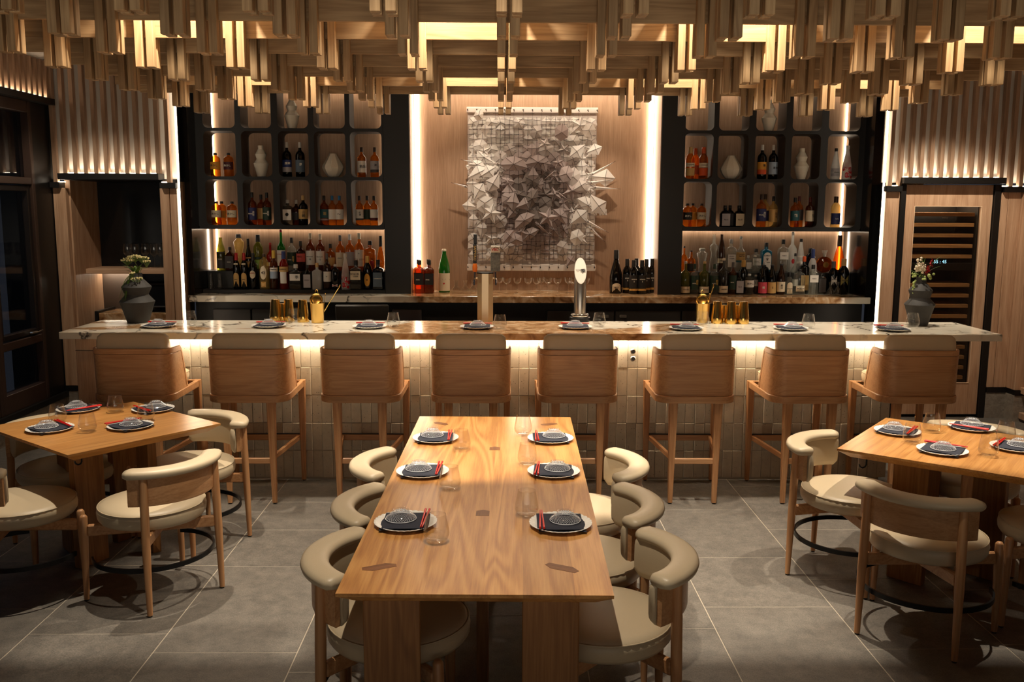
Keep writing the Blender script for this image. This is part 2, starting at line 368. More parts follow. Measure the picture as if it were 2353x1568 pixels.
BGL = dict(amber=((.86, .46, .11), .16, (.55, .2, .03)), dkamber=((.58, .24, .07), .2, (.24, .075, .018)), clear=((.86, .88, .85), .12, (.7, .7, .66)), green=((.1, .42, .08), .35, (.04, .26, .04)), olive=((.5, .5, .16), .35, (.26, .26, .06)),
           dark=((.05, .04, .03), .5, (.012, .01, .009)), brown=((.26, .1, .04), .45, (.09, .03, .012)), red=((.7, .05, .03), .45, (.42, .02, .012)), blue=((.1, .5, .65), .4, (.03, .28, .42)), frost=((.85, .86, .84), .75, (.82, .82, .8)),
           gold=((.95, .82, .5), .2, (.9, .68, .3)), orange=((1., .4, .08), .4, (.95, .28, .04)), navy=((.03, .04, .09), .5, (.012, .016, .04)), white=((.9, .9, .88), .95, (.86, .86, .83)), smoke=((.45, .43, .38), .25, (.2, .19, .17)), clay=((.2, .1, .07), .9, (.13, .062, .04)))
def bglass(k):
    if k not in _bg:
        c, bd, bc = BGL[k]; _bg[k] = thin_glass(k+'_bottle_glass', c, .9, .03, bd, bc)
    return _bg[k]
_em = {}
def emit(col, st, name='led'):
    k = (col, st)
    if k in _em: return _em[k]
    m, n, l, b = newmat(name); n.remove(b); e = n.new('ShaderNodeEmission'); e.inputs[0].default_value = (*col, 1); e.inputs[1].default_value = st
    l.new(e.outputs[0], n['Material Output'].inputs[0]); _em[k] = m; return m
LEDC = (1.0, .84, .64)

# ------------------------------------------------------------------ lettering
_tx = {}
def textmesh(s, size, mat, bold=0.0):
    k = (s, round(size, 4), mat.name)
    if k in _tx: return _tx[k]
    cu = bpy.data.curves.new('lettering', 'FONT'); cu.body = s; cu.size = size; cu.align_x = 'CENTER'; cu.align_y = 'CENTER'; cu.extrude = .0003; cu.resolution_u = 2; cu.offset = bold
    o = bpy.data.objects.new('lettering', cu); COL.objects.link(o); bpy.context.view_layer.update()
    me = bpy.data.meshes.new_from_object(o.evaluated_get(bpy.context.evaluated_depsgraph_get())); me.name = 'lettering'
    bpy.data.objects.remove(o); bpy.data.curves.remove(cu)
    me.materials.clear(); me.materials.append(mat); _tx[k] = me; return me
def letter(parent, s, size, mat, loc, rot=(PI/2, 0, 0), bold=0.0):
    o = obj('lettering', textmesh(s, size, mat, bold), parent, loc); o.rotation_euler = rot; return o

# ------------------------------------------------------------------ floor and ceiling
def bx(name, x0, x1, y0, y1, z0, z1, mat, parent=None, b=0, mi=0):
    m = MB(); c = ((x0+x1)/2, (y0+y1)/2, (z0+z1)/2); d = (abs(x1-x0), abs(y1-y0), abs(z1-z0))
    m2 = MB(); m2.cbox((0, 0, 0), d, b) if b else m2.box((0, 0, 0), d)
    return m2.build(name, mat, parent, loc=c)
floor = struct(bx('floor', -5.0, 6.2, -2.5, 9.95, -.12, -.0012, GROUT))
floor.location = (0, 0, 0); floor.data.transform(Matrix.Translation((.6, 3.725, -.0606)))
known = {-1: [3.4, 4.116, 4.951, 5.672], 0: [3.2, 3.929, 4.937, 5.527, 6.075], 3: [3.35, 4.164, 4.92, 5.75], 4: [3.5, 4.401, 5.062, 5.911], 5: [3.1, 3.95, 4.75, 5.533], 1: [3.0, 3.75, 4.5, 5.3, 6.0], 2: [3.3, 4.3, 5.1, 5.8]}
for c in range(-4, 11):
    x0 = -1.565+.651*c; ys = [2.35]
    rr = random.Random(c+40)
    for y in known.get(c, []):
        if y-ys[-1] > .3: ys.append(y)
    while ys[-1] < 9.6: ys.append(ys[-1]+rr.choice((.62, .78, .9, 1.02)))
    for a, b in zip(ys, ys[1:]):
        b = min(b, 9.9)
        bx('floor_tile', x0+.0022, x0+.6488, a+.0022, b-.0022, -.012, 0, FLOOR, floor, .0015)
struct(bx('ceiling', -2.86, 3.42, -2.5, 8.3, 3.76, 3.82, CEILD))
struct(bx('ceiling_soffit_1', -5.0, -2.86, -2.5, 9.95, 3.30, 3.82, CEILW)); struct(bx('ceiling_soffit_2', 3.42, 6.2, -2.5, 9.95, 3.30, 3.82, CEILW)); struct(bx('ceiling_soffit_3', -2.86, 3.42, 8.3, 9.95, 3.30, 3.82, CEILW))
v = thing('air_vent', 'slim white linear air vent in the pale ceiling beside the slatted window wall', 'vent', (-3.55, 7.9, 3.299))
m = MB(); m.box((0, 0, -.004), (.3, 1.3, .008)); m.build('frame', CEILW, v)
for q in (-.05, .05): MB().box((q, 0, -.0085), (.02, 1.25, .004)).build('slot', BLACK, v)

# ------------------------------------------------------------------ hanging oak lattice
lat = thing('ceiling_lattice', 'hanging oak lattice of paired square posts crossed by long boards under the ceiling', 'ceiling lattice', (0, 0, 0))
POSTH = .62; ZB = 2.75
pm = MB().cbox((0, 0, POSTH/2), (.0415, .0415, POSTH-.0), .0025).mesh('post', L_Z)
pm_top = 3.50
def shift(me): return me
pcount = 0; rest = MB()
PH_ = pm_top-ZB
pm = MB().cbox((0, 0, PH_/2), (.0415, .0415, PH_), .0025).mesh('post', L_Z)
for r, y in enumerate(LY):
    for k, x in enumerate(LX):
        for dy in (-.0305, .0305):
            for dx in (-.0305, .0305):
                if dy < 0 or r < 2 or (r == 2 and True):
                    obj('post', pm, lat, (x+dx, y+dy, ZB+random.uniform(-.0015, .0015))); pcount += 1
                else:
                    rest.cbox((x+dx, y+dy, ZB+PH_/2), (.0415, .0415, PH_), .0025)
o = rest.build('post', L_Z, lat); o['kind'] = 'stuff'
for r, y in enumerate(LY):
    if r < 2: z0 = 3.06
    else: z0 = 2.91
    L = LX[-1]-LX[0]+.98
    MB().cbox((0, 0, 0), (L, .018, 3.34-z0), .002).build('beam', L_X, lat, loc=((LX[0]+LX[-1])/2, y, (z0+3.34)/2))
for k, x in enumerate(LX):  # mostly hidden boards, added to hold back light from the spots above
    MB().cbox((0, 0, 0), (.018, LY[-1]-3.0+.3, .10), .002).build('baffle_board', L_Y, lat, loc=(x, (LY[-1]+3.0)/2, 3.27))

# ------------------------------------------------------------------ window wall
wl = struct(bx('wall_left', -4.45, -4.13, -2.5, 8.70, 0, .2, BASE))
struct(bx('trim_1', -4.45, -4.10, -2.5, 8.66, .2, .25, BLACK))
struct(bx('wall_left', -4.45, -4.135, 8.34, 8.72, .25, 2.93, BLACK))
struct(bx('trim_2', -4.45, -4.06, -2.5, 8.66, 2.90, 2.955, BLACK))
up = struct(bx('wall_left', -4.45, -4.14, -2.5, 8.70, 2.955, 3.30, BACKING))
n_ = 0
sm = MB().cbox((0, 0, .165), (.05, .036, .33), .002).mesh('slat', S_Z)
lm = MB()
for i in range(24):
    y = 8.60-.0945*i
    obj('slat', sm, up, (0, 0, 0)).matrix_local = Matrix.Translation((-4.115-up.location.x, y-up.location.y, 2.957-up.location.z))
    lm.box((-4.115, y-.047, 2.962), (.03, .05, .006))
lt = thing('led_strip', 'warm light strip on the black ledge above the dark windows', 'light strip', (-4.115, 7.6, 2.956)); o = lm.build('diode_band', emit(LEDC, 16), lt); o['kind'] = 'stuff'
o.location = (4.115, -7.6, -2.956)
for wi, (ya, yb) in enumerate(((7.56, 8.34), (6.55, 7.56), (5.5, 6.55))):
    W = bpy.data.objects.new('window_%d' % (wi+1), None); COL.objects.link(W); W.location = (-4.2, (ya+yb)/2, .25); struct(W)
    h = (yb-ya)/2
    def piece(nm, y0, y1, z0, z1, x0, x1, mat, b=.004): return MB().cbox(((x0+x1)/2, (y0+y1)/2, (z0+z1)/2), (x1-x0, y1-y0, z1-z0), b).build(nm, mat, W)
    piece('jamb', h-.05, h, 0, 2.65, -.03, .07, FRAME); piece('jamb', -h, -h+.06, 0, 2.65, -.03, .07, FRAME)
    for (z0, z1) in ((0, .16), (.53, .60), (1.93, 1.99), (2.55, 2.65)): piece('rail', -h+.06, h-.05, z0, z1, -.03, .065, FRAME)
    # casement sash with handle
    f = MB()
    for (y0, y1, z0, z1) in ((-h+.07, -h+.12, .61, 1.92), (h-.11, h-.06, .61, 1.92), (-h+.12, h-.11, .61, .66), (-h+.12, h-.11, 1.87, 1.92)):
        f.cbox((.02, (y0+y1)/2, (z0+z1)/2), (.06, y1-y0, z1-z0), .006)
    s = f.build('sash', plain((36, 30, 28), .35, .3, name='dark_sash'), W)
    hd = MB(); hd.cbox((.065, h-.2, .63), (.03, .10, .018), .004); hd.tube([(.075, h-.2, .63), (.09, h-.16, .632), (.09, h-.09, .64)], .007, 6); hd.build('handle', STEEL, s)
    for (z0, z1) in ((.16, .53), (.66, 1.87), (1.99, 2.55)): piece('pane', -h+.06, h-.05, z0, z1, -.004, .002, PANE, .0005)
struct(bx('wall_outside', -7.2, -7.1, 2, 9.5, 0, 3.4, plain((70, 78, 92), .9, name='outside_render')))

# ------------------------------------------------------------------ slatted end walls
YW = 8.65
def slat_wall(xa, xb, ledges, first, n):
    o = struct(bx('wall_back', xa, xb, 8.735, 8.755, 2.245, 3.30, BACKING))
    me = {}
    lm = MB()
    for i in range(n):
        x = first+.0945*i
        z0 = 2.29 if ledges[0] <= x <= ledges[1] else 2.21
        if z0 not in me: me[z0] = MB().cbox((0, 0, (3.295-z0)/2), (.036, .055, 3.295-z0), .002).mesh('slat', S_Z)
        obj('slat', me[z0], o, (x-o.location.x, 8.6725-o.location.y, z0-o.location.z))
        xm = x+.04725; zl = 2.295 if ledges[0] <= xm <= ledges[1] else 2.215
        if xm < xb-.03: lm.box((xm, 8.675, zl), (.05, .03, .006))
    return lm
lm = slat_wall(-4.13, -2.99, (-4.045, -3.128), -4.0965, 12)
lt = thing('led_strip', 'warm light strip at the foot of the slats above the dark alcove', 'light strip', (-3.6, 8.6725, 2.292)); o = lm.build('diode_band', emit(LEDC, 16), lt); o['kind'] = 'stuff'; o.location = (3.6, -8.6725, -2.292)
struct(bx('trim_3', -4.045, -3.128, 8.58, 8.74, 2.235, 2.29, BLACK)); struct(bx('trim_4', -4.13, -4.045, 8.60, 8.74, 2.16, 2.21, BLACK)); struct(bx('trim_5', -3.128, -2.985, 8.60, 8.74, 2.16, 2.21, BLACK))
lm = slat_wall(3.59, 5.3, (3.735, 4.69), 3.635, 18)
lt = thing('led_strip', 'warm light strip at the foot of the slats above the wine fridge', 'light strip', (4.2, 8.6725, 2.292)); o = lm.build('diode_band', emit(LEDC, 16), lt); o['kind'] = 'stuff'; o.location = (-4.2, -8.6725, -2.292)
struct(bx('trim_6', 3.735, 4.69, 8.58, 8.74, 2.235, 2.29, BLACK)); struct(bx('trim_7', 3.59, 3.735, 8.60, 8.74, 2.16, 2.21, BLACK)); struct(bx('trim_8', 4.69, 5.3, 8.60, 8.74, 2.16, 2.21, BLACK))
# wood linings beside the openings
struct(bx('wall_back', -4.13, -4.015, 8.65, 8.72, .3, 2.16, P_Z, b=.004)); struct(bx('baseboard_left', -4.13, -4.015, 8.645, 8.72, 0, .25, BASE)); struct(bx('trim_9', -4.13, -4.015, 8.64, 8.72, .25, .3, BLACK))
struct(bx('wall_back', -3.148, -3.062, 8.65, 8.74, 0, 2.16, P_Z, b=.004)); struct(bx('wall_back', -3.056, -2.992, 8.65, 8.74, 0, 2.16, P_Z, b=.004))
struct(bx('wall_back', 3.605, 3.735, 8.65, 8.74, 0, 2.16, P_Z, b=.004))
pw = struct(bx('wall_right', 4.69, 4.88, 8.70, 8.76, .3, 2.16, P_Z))
for (a, b) in ((4.692, 4.757), (4.761, 4.88)): 
    q = MB().cbox((0, 0, 0), (b-a, .05, 1.86), .003).build('plank', P_Z, pw); q.location = ((a+b)/2-pw.location.x, 8.675-pw.location.y, 1.23-pw.location.z)
struct(bx('wall_right', 4.88, 5.3, 8.50, 8.76, .3, 2.16, P_Z, b=.004)); 
struct(bx('baseboard_right', 4.69, 4.88, 8.645, 8.76, 0, .25, BASE)); struct(bx('baseboard_right', 4.88, 5.3, 8.495, 8.76, 0, .25, BASE))
struct(bx('trim_10', 4.69, 4.885, 8.64, 8.76, .25, .3, BLACK)); struct(bx('trim_11', 4.885, 5.3, 8.49, 8.76, .25, .3, BLACK))
struct(bx('wall_right', 5.3, 5.45, -2.5, 8.76, 0, 3.3, P_Z))
sc = thing('slatted_screen', 'pale oak slatted screen standing beside the wine fridge wall', 'screen', (4.98, 8.2, 0))
for i in range(5): MB().cbox((0, 0, 1.6), (.03, .05, 3.2), .003).build('slat', P_Z, sc, loc=(0, .22-.13*i, 0))
for z in (.06, .30): MB().cbox((0, 0, 0), (.045, .75, .06), .003).build('rail', P_Z, sc, loc=(-.02, -.05, z))

def led(name_label, x, y, z0, z1, wx=.02, wy=.02, st=22, dark=None):
    t = thing('led_strip', name_label, 'light strip', (x, y, z0))
    MB().box((0, 0, (z1-z0)/2), (wx, wy, z1-z0)).build('diffuser', emit(LEDC, st), t)
    return t
led('tall glowing light strip on the slatted wall edge beside the dark alcove', -2.982, 8.69, .2, 3.28, .012, .02, st=10)
led('tall glowing light strip on the slatted wall edge beside the wine fridge', 3.594, 8.69, .2, 3.28, .012, .02, st=10)
struct(bx('wall_back', -3.09, -3.0, 8.76, 8.79, 0, 3.3, BLACK)); struct(bx('wall_back', 3.62, 3.72, 8.76, 8.79, 0, 3.3, BLACK))

# ------------------------------------------------------------------ alcove
al = struct(bx('wall_back', -4.05, -3.10, 9.30, 9.34, 1.37, 2.25, BLKG))
struct(bx('wall_back', -4.05, -3.10, 9.305, 9.34, 0, 1.37, plain((96, 84, 76), .6, name='alcove_panel')))
struct(bx('wall_back', -4.05, -4.0, 8.72, 9.30, 0, 2.23, P_Z)); struct(bx('wall_back', -3.148, -3.10, 8.74, 9.30, 0, 2.23, P_Z)); struct(bx('ceiling_trim_2', -4.05, -3.10, 8.74, 9.34, 2.23, 2.27, BLACK))
t = thing('alcove_shelf', 'pale wooden shelf across the dark alcove holding stemmed glasses', 'shelf', (-3.574, 9.115, 1.345))
MB().cbox((0, 0, .025), (.846, .37, .05), .003).build('board', P_X, t); MB().box((0, .14, -.004), (.8, .02, .008)).build('light_strip', emit(LEDC, 24), t)
t = thing('alcove_counter', 'marble topped low counter inside the dark alcove', 'counter', (-3.512, 9.08, 0))
MB().cbox((0, 0, .45), (.72, .4, .90), .003).build('cabinet_body', BLACK, t); MB().cbox((.0, -.0, .935), (.72, .42, .07), .004).build('stone_top', MARBLE, t); MB().cbox((-.385, 0, .94), (.03, .42, .1), .003).build('end_panel', BLACK, t)
t = thing('touch_screen', 'dark tilted touch screen standing on the alcove counter behind the black vase', 'screen', (-3.42, 9.0, .972))
M = Matrix.Rotation(R_(-22), 4, 'X'); MB().cbox((0, .0, .16), (.42, .022, .25), .006, M=M).build('bezel', BLACK, t); MB().box((0, -.0125, .16), (.38, .002, .21), M=M).build('screen_glass', BLKG, t); MB().cbox((0, .06, .05), (.1, .1, .1), .01).build('stand', BLACK, t)
MB().cbox((.225, 0, .14), (.03, .03, .1), .004, M=M).build('card_reader', DGREY, t)

# ------------------------------------------------------------------ back bar niche
struct(bx('wall_back', -.93, 1.64, 9.82, 9.86, 1.0, 3.3, V_Z))
struct(bx('wall_back', -3.3, -.93, 9.80, 9.84, 1.0, 3.3, V_Z)); struct(bx('wall_back', 1.64, 3.95, 9.80, 9.84, 1.0, 3.3, V_Z))
struct(bx('trim_12', -.907, -.901, 9.37, 9.80, 1.12, 3.3, P_Z)); struct(bx('trim_13', 1.606, 1.612, 9.37, 9.80, 1.12, 3.3, P_Z))
for (x0, x1) in ((-1.168, -.907), (1.612, 1.85)):
    struct(bx('wall_pilaster', x0, x1, 9.36, 9.80, 1.12, 3.3, BLACK, b=.003))
GB = plain((20, 18, 17), .14, name='glossy_black_panel')
struct(bx('wall_back', -3.07, -3.03, 9.14, 9.80, 1.12, 3.3, GB)); struct(bx('wall_back', 3.66, 3.70, 9.14, 9.80, 1.12, 3.3, GB))
struct(bx('wall_back', -3.65, -3.07, 9.20, 9.24, 0, 3.3, GB)); struct(bx('wall_back', 3.70, 4.2, 9.20, 9.24, 0, 3.3, GB))
led('vertical light strip behind the black pilaster beside the green bottle', -.868, 9.795, 1.13, 3.28, .05, .03, 11)
led('vertical light strip behind the black pilaster beside the dark wine bottles', 1.572, 9.795, 1.13, 3.28, .05, .03, 11)
for i, (x, s_) in enumerate(((-2.985, 'outer corner of the window side bottle shelves'), (-1.19, 'inner corner of the window side bottle shelves'), (1.872, 'inner corner of the fridge side bottle shelves'), (3.615, 'outer corner of the fridge side bottle shelves'))):
    led('warm vertical light strip at the '+s_, x, 9.785, 1.14, 3.28, .012, .02, 13)
for (xc, L, k_) in ((-2.09, 1.75, 'window'), (2.74, 1.75, 'fridge')):
    t = thing('led_strip', 'horizontal light strip above the bottle cubbies on the %s side' % k_, 'light strip', (xc, 9.73, 3.275)); MB().box((0, 0, 0), (L, .02, .012)).build('diffuser', emit(LEDC, 26), t)
    t = thing('led_strip', 'horizontal light strip under the shelf of the lower bottle bay on the %s side' % k_, 'light strip', (xc, 9.76, 1.765)); MB().box((0, 0, 0), (L, .012, .010)).build('diffuser', emit(LEDC, 12), t)
t = thing('led_strip', 'horizontal light strip washing the wood wall above the paper artwork', 'light strip', (.36, 9.55, 3.27)); MB().box((0, 0, 0), (2.4, .03, .02)).build('diffuser', emit(LEDC, 40), t)

t = thing('back_counter', 'long marble counter along the back wall carrying bottles and glasses', 'counter', (.31, 9.47, 0))
MB().cbox((0, 0, 1.0875), (6.80, .70, .065), .003).build('stone_top', MARBLE2, t)
MB().box((0, .05, .52), (6.74, .54, 1.04)).build('cabinet_body', BLACK, t)
for i, (a, b, mt) in enumerate(((487, 575, DGREY), (577, 690, DGREY), (900, 968, plain((92, 88, 94), .35, .4, name='grey_door'))) ):
    x0, x1 = xat(a, 725, 9.18)-.31, xat(b, 725, 9.18)-.31
    MB().cbox(((x0+x1)/2, -.24, .70), (x1-x0-.006, .05, .55), .004).build('door', mt, t)
for (a, b) in ((1257, 1412), (1414, 1565), (1568, 1602)):
    x0, x1 = xat(a, 725, 9.18)-.31, xat(b, 725, 9.18)-.31
    d = MB().cbox(((x0+x1)/2, -.24, .70), (x1-x0-.006, .05, .54), .004).build('door', DGREY, t)
    for hx in ((x1-.09) if a < 1400 else (x0+.08),):
        if a < 1568: MB().cbox((hx, -.275, .915), (.07, .02, .03), .008).build('handle', STEEL, d)

# ------------------------------------------------------------------ bottle shelving
INN = plain((52, 44, 38), .6, name='dark_stained_inside')
YF, YB = 9.37, 9.66
def kx(v): return v*1.0075
def kz(v): return 2+(v-2)*1.0075
COLS = {'L': [kx(a) for p in ((-2.93, -2.615), (-2.56, -2.26), (-2.196, -1.898), (-1.842, -1.534), (-1.487, -1.176)) for a in p],
        'R': [kx(a) for p in ((1.832, 2.12), (2.169, 2.469), (2.538, 2.837), (2.902, 3.191), (3.262, 3.577)) for a in p]}
ROWS = [(1.809, 2.262), (2.292, 2.738), (2.768, 3.24)]
def cubby(x0, x1, z0, z1, cx0, cx1, cz0, cz1, parent, ox):
    r = .05; lo = []; ou = []
    for (ax, az, a0) in ((x1-r, z1-r, 0), (x0+r, z1-r, 90), (x0+r, z0+r, 180), (x1-r, z0+r, 270)):
        for i in range(6):
            a = R_(a0+18*i); px, pz = ax+r*math.cos(a), az+r*math.sin(a); lo.append((px, pz))
            b = a0+18*i
            t = (b % 90)/90
            corner = {0: ((cx1, az+r*math.sin(a)), (ax+r*math.cos(a), cz1), (cx1, cz1)), 90: ((ax+r*math.cos(a), cz1), (cx0, az+r*math.sin(a)), (cx0, cz1)), 180: ((cx0, az+r*math.sin(a)), (ax+r*math.cos(a), cz0), (cx0, cz0)), 270: ((ax+r*math.cos(a), cz0), (cx1, az+r*math.sin(a)), (cx1, cz0))}[a0]
            ou.append(corner[0] if i < 2 else corner[1] if i > 3 else corner[2])
    n = len(lo); m = MB()
    V = [(p[0]-ox, YF, p[1]) for p in ou]+[(p[0]-ox, YF, p[1]) for p in lo]+[(p[0]-ox, YF+.004, p[1]) for p in lo]+[(p[0]-ox, YB, p[1]) for p in lo]+[(p[0]-ox, YB, p[1]) for p in ou]
    F = [[i, (i+1) % n, n+(i+1) % n, n+i] for i in range(n)]
    m.add(V, F, 0)
    m.add(V, [[n+i, n+(i+1) % n, 3*n+(i+1) % n, 3*n+i] for i in range(n)], 1)
    m.add(V, [[3*n+i, 3*n+(i+1) % n, 4*n+(i+1) % n, 4*n+i] for i in range(n)], 0)
    return m.build('cubby', [BLACK, INN], parent)
for side, ends, lab in (('L', (-3.03, -1.168), 'black bottle shelving of rounded cubbies on the window side of the artwork'), ('R', (1.85, 3.66), 'black bottle shelving of rounded cubbies on the wine fridge side of the artwork')):
    cs = COLS[side]; ox = (ends[0]+ends[1])/2
    t = thing('bottle_shelving', lab, 'shelving', (ox, 0, 0))
    for ri, (z0, z1) in enumerate(ROWS):
        cz0 = (ROWS[ri-1][1]+z0)/2 if ri else z0-.012; cz1 = (ROWS[ri+1][0]+z1)/2 if ri < 2 else 3.29
        for ci in range(5):
            x0, x1 = cs[2*ci], cs[2*ci+1]
            cx0 = (cs[2*ci-1]+x0)/2 if ci else ends[0]; cx1 = (cs[2*ci+2]+x1)/2 if ci < 4 else ends[1]
            cubby(x0, x1, z0, z1, cx0, cx1, cz0, cz1, t, ox)
    L = ends[1]-ends[0]-.004
    MB().cbox((0, (YF+YB)/2, 1.784), (L, YB-YF, .03), .003).build('shelf_board', BLACK, t)
    if side == 'L': MB().cbox((0, 9.58, 1.1385), (L, .4, .037), .003).build('plinth', BLACK, t)
    zb = 1.157 if side == 'L' else 1.12
    MB().cbox((0, 9.65, (zb+1.335)/2), (L, .2, 1.335-zb), .003).build('riser', BLACK, t)

# ------------------------------------------------------------------ bar
bar = thing('bar_counter', 'long bar front of pitted beige tiles behind the row of stools', 'bar', (0, 6.62, 0))
MB().box((-.0, .197, .52), (5.66, .40, 1.04)).build('core', GROUT, bar)
TW, TH = .0722, .207
tiles = []
tm = [MB().cbox((0, 0, 0), (TW-.0035, .022, TH-.0035), .0025).mesh('tile', TILE)]
rr = random.Random(3)
for i in range(int(5.74/TW)):
    for j in range(5):
        x = -2.82+TW*(i+.5); z = .012+TH*(j+.5); pr = rr.choice((0, 0, .002, .004, .007)); tiles.append((x, z, pr))
tiles.sort(key=lambda t: (abs(t[1]-.6) > .35, abs(t[0]-.2)))
rest = MB()
for q, (x, z, pr) in enumerate(tiles):
    if q < 296: obj('tile', tm[0], bar, (x, .006-pr, z))
    else: rest.cbox((x, .006-pr, z), (TW-.0035, .022, TH-.0035), .0025)
o = rest.build('tile', TILE, bar); o['kind'] = 'stuff'
MB().cbox((-2.945, .19, .53), (.22, .46, 1.06), .004).build('end_panel', P_Z, bar); MB().box((-2.945, -.042, .965), (.218, .004, .004)).build('drawer_gap', BLACK, bar)
MB().box((0.05, .25, 1.053), (5.8, .4, .026)).build('support_plate', BLACK, bar)
t = thing('marble_slab', 'glossy veined marble bar top with white brown and black patches', 'bar slab', (.24, 6.775, 1.07))
MB().cbox((0, 0, .025), (6.66, .71, .05), .003).build('slab', MARBLE, t)
t = thing('led_strip', 'bright light strip under the front edge of the marble bar top', 'light strip', (.05, 6.575, 1.0635)); MB().box((0, 0, 0), (5.76, .014, .012)).build('diffuser', emit((1, .82, .6), 60), t)
for i, z in enumerate((.965, .91)):
    t = thing('wall_outlet', ('round chrome power socket just under the bar light between two stools', 'round dark usb socket below the power socket on the bar tiles')[i], 'outlet', (xat(1455, 805, 6.6), 6.603, z), group='bar front outlets')
    m = MB(); m.lathe([(.0, 0), (.021, 0), (.021, .006), (.017, .010), (0, .010)], 20); o = m.build('plate', CHROME if i == 0 else STEEL, t); o.rotation_euler = (PI/2, 0, 0)
    m = MB(); m.lathe([(.0, 0), (.014, 0), (.014, .003), (0, .003)], 16); o = m.build('socket', BLACK, t, loc=(0, -.010, 0)); o.rotation_euler = (PI/2, 0, 0)
# bag hooks
def hook(x, y, z, lab, dy=0):
    t = thing('bag_hook', lab, 'hook', (x, y, z))
    MB().tube([(0, 0, 0), (0, 0, -.055), (-.006, 0, -.068), (-.02, 0, -.074), (-.033, 0, -.068), (-.038, 0, -.055)], .0045, 8).build('rod', BLKM, t, smooth=True)

# ------------------------------------------------------------------ wine fridge
wf = thing('wine_fridge', 'tall oak clad wine fridge with glass window and rows of wooden racks', 'wine fridge', (4.21, 8.69, 0))
def wq(nm, x0, x1, y0, y1, z0, z1, mat, b=.003, par=None): return MB().cbox(((x0+x1)/2-4.21, (y0+y1)/2-8.69, (z0+z1)/2), (x1-x0, y1-y0, z1-z0), b).build(nm, mat, par or wf)
wq('surround', 3.740, 3.792, 8.64, 9.2, 0, 2.23, BLACK); wq('surround', 4.626, 4.684, 8.64, 9.2, 0, 2.23, BLACK)
m = MB()
for (x0, x1, z0, z1) in ((3.797, 3.885, .03, 2.225), (4.526, 4.621, .03, 2.225), (3.885, 4.526, .03, .337), (3.885, 4.526, 2.03, 2.225)):
    m.cbox(((x0+x1)/2-4.21, .0, (z0+z1)/2), (x1-x0, .045, z1-z0), .002)
dr = m.build('door', P_Z, wf)
m = MB()
for (x0, x1, z0, z1) in ((3.885, 3.892, .337, 2.03), (4.519, 4.526, .337, 2.03), (3.892, 4.519, .337, .344), (3.892, 4.519, 2.023, 2.03)): m.box(((x0+x1)/2-4.21, -.02, (z0+z1)/2), (x1-x0, .012, z1-z0))
m.build('window_trim', plain((230, 200, 168), .4, name='pale_edge'), dr)
MB().box((-.0045, .012, 1.1835), (.638, .006, 1.68)).build('glass', thin_glass('fridge_glass', (.82, .8, .77), .7, .02), dr)
wq('cavity', 3.80, 4.62, 9.18, 9.2, .03, 2.2, plain((26, 22, 20), .7, name='dark_cavity'))
wq('cavity', 3.80, 3.88, 8.74, 9.18, .03, 2.2, plain((26, 22, 20), .7, name='dark_cavity')); wq('cavity', 4.53, 4.62, 8.74, 9.18, .03, 2.2, plain((26, 22, 20), .7, name='dark_cavity'))
for z in [1.95-.1*i for i in range(5)]+[1.275-.1*i for i in range(10)]:
    wq('rack_shelf', 3.893, 4.512, 8.76, 9.12, z-.018, z+.018, SHELFW)
wq('control_bar', 3.895, 4.515, 8.74, 8.78, 1.42, 1.49, BLACK)
letter(wf, '55 : 45', .045, emit((.35, .75, 1), 2.2, 'display'), (xat(2161, 602, 8.73)-4.21, .045, atY(2161, 602, 8.73).z))
letter(wf, 'WINE', .022, STEEL, (xat(2172, 500, 8.73)-4.21, .045, atY(2172, 501, 8.73).z), bold=.0005)

# ------------------------------------------------------------------ bar stools
def arc_path(hw, yb, r, yf, n=6):
    """U seen from above: front end - corner - back - corner - front end"""
    p = [(-hw, yf), (-hw, yb+r+(yf-yb-r)*.5)] if yf > yb+r+.01 else []
    for i in range(n+1):
        a = R_(180+90*i/n); p.append((-hw+r+r*math.cos(a), yb+r+r*math.sin(a)))
    q = [(-x, y) for (x, y) in reversed(p)]
    return p+q
stool = thing('bar_stool', '', 'bar stool', (0, 0, 0))
def rbpath(hw, yb, r, yf0, z): return [(x, y, z) for x, y in arc_path(hw, yb, r, yf0)]
m = MB()     # curved back panel, front ends leaning
zs = [(.758, .02), (.83, -.005), (.92, -.04), (1.028, -.085)]
V = []; F = []
for zi, (z, yf) in enumerate(zs):
    p = arc_path(.262+.006*zi/3, -.29, .10, yf); n = len(p)
    pi_ = arc_path(.248+.006*zi/3, -.276, .088, yf)
    V += [(x, y, z) for x, y in p]+[(x, y, z) for x, y in pi_]
for zi in range(len(zs)-1):
    a = zi*2*n; b = a+2*n
    for i in range(n-1):
        F.append([a+i, a+i+1, b+i+1, b+i]); F.append([a+n+i+1, a+n+i, b+n+i, b+n+i+1])
    F.append([a, b, b+n, a+n]); F.append([a+n-1, a+2*n-1, b+2*n-1, b+n-1])
e_ = (len(zs)-1)*2*n
for i in range(n-1): F.append([i, n+i, n+i+1, i+1]); F.append([e_+i, e_+i+1, e_+n+i+1, e_+n+i])
m.add(V, F); m.build('backrest', C_X, stool, smooth=True, ang=40)
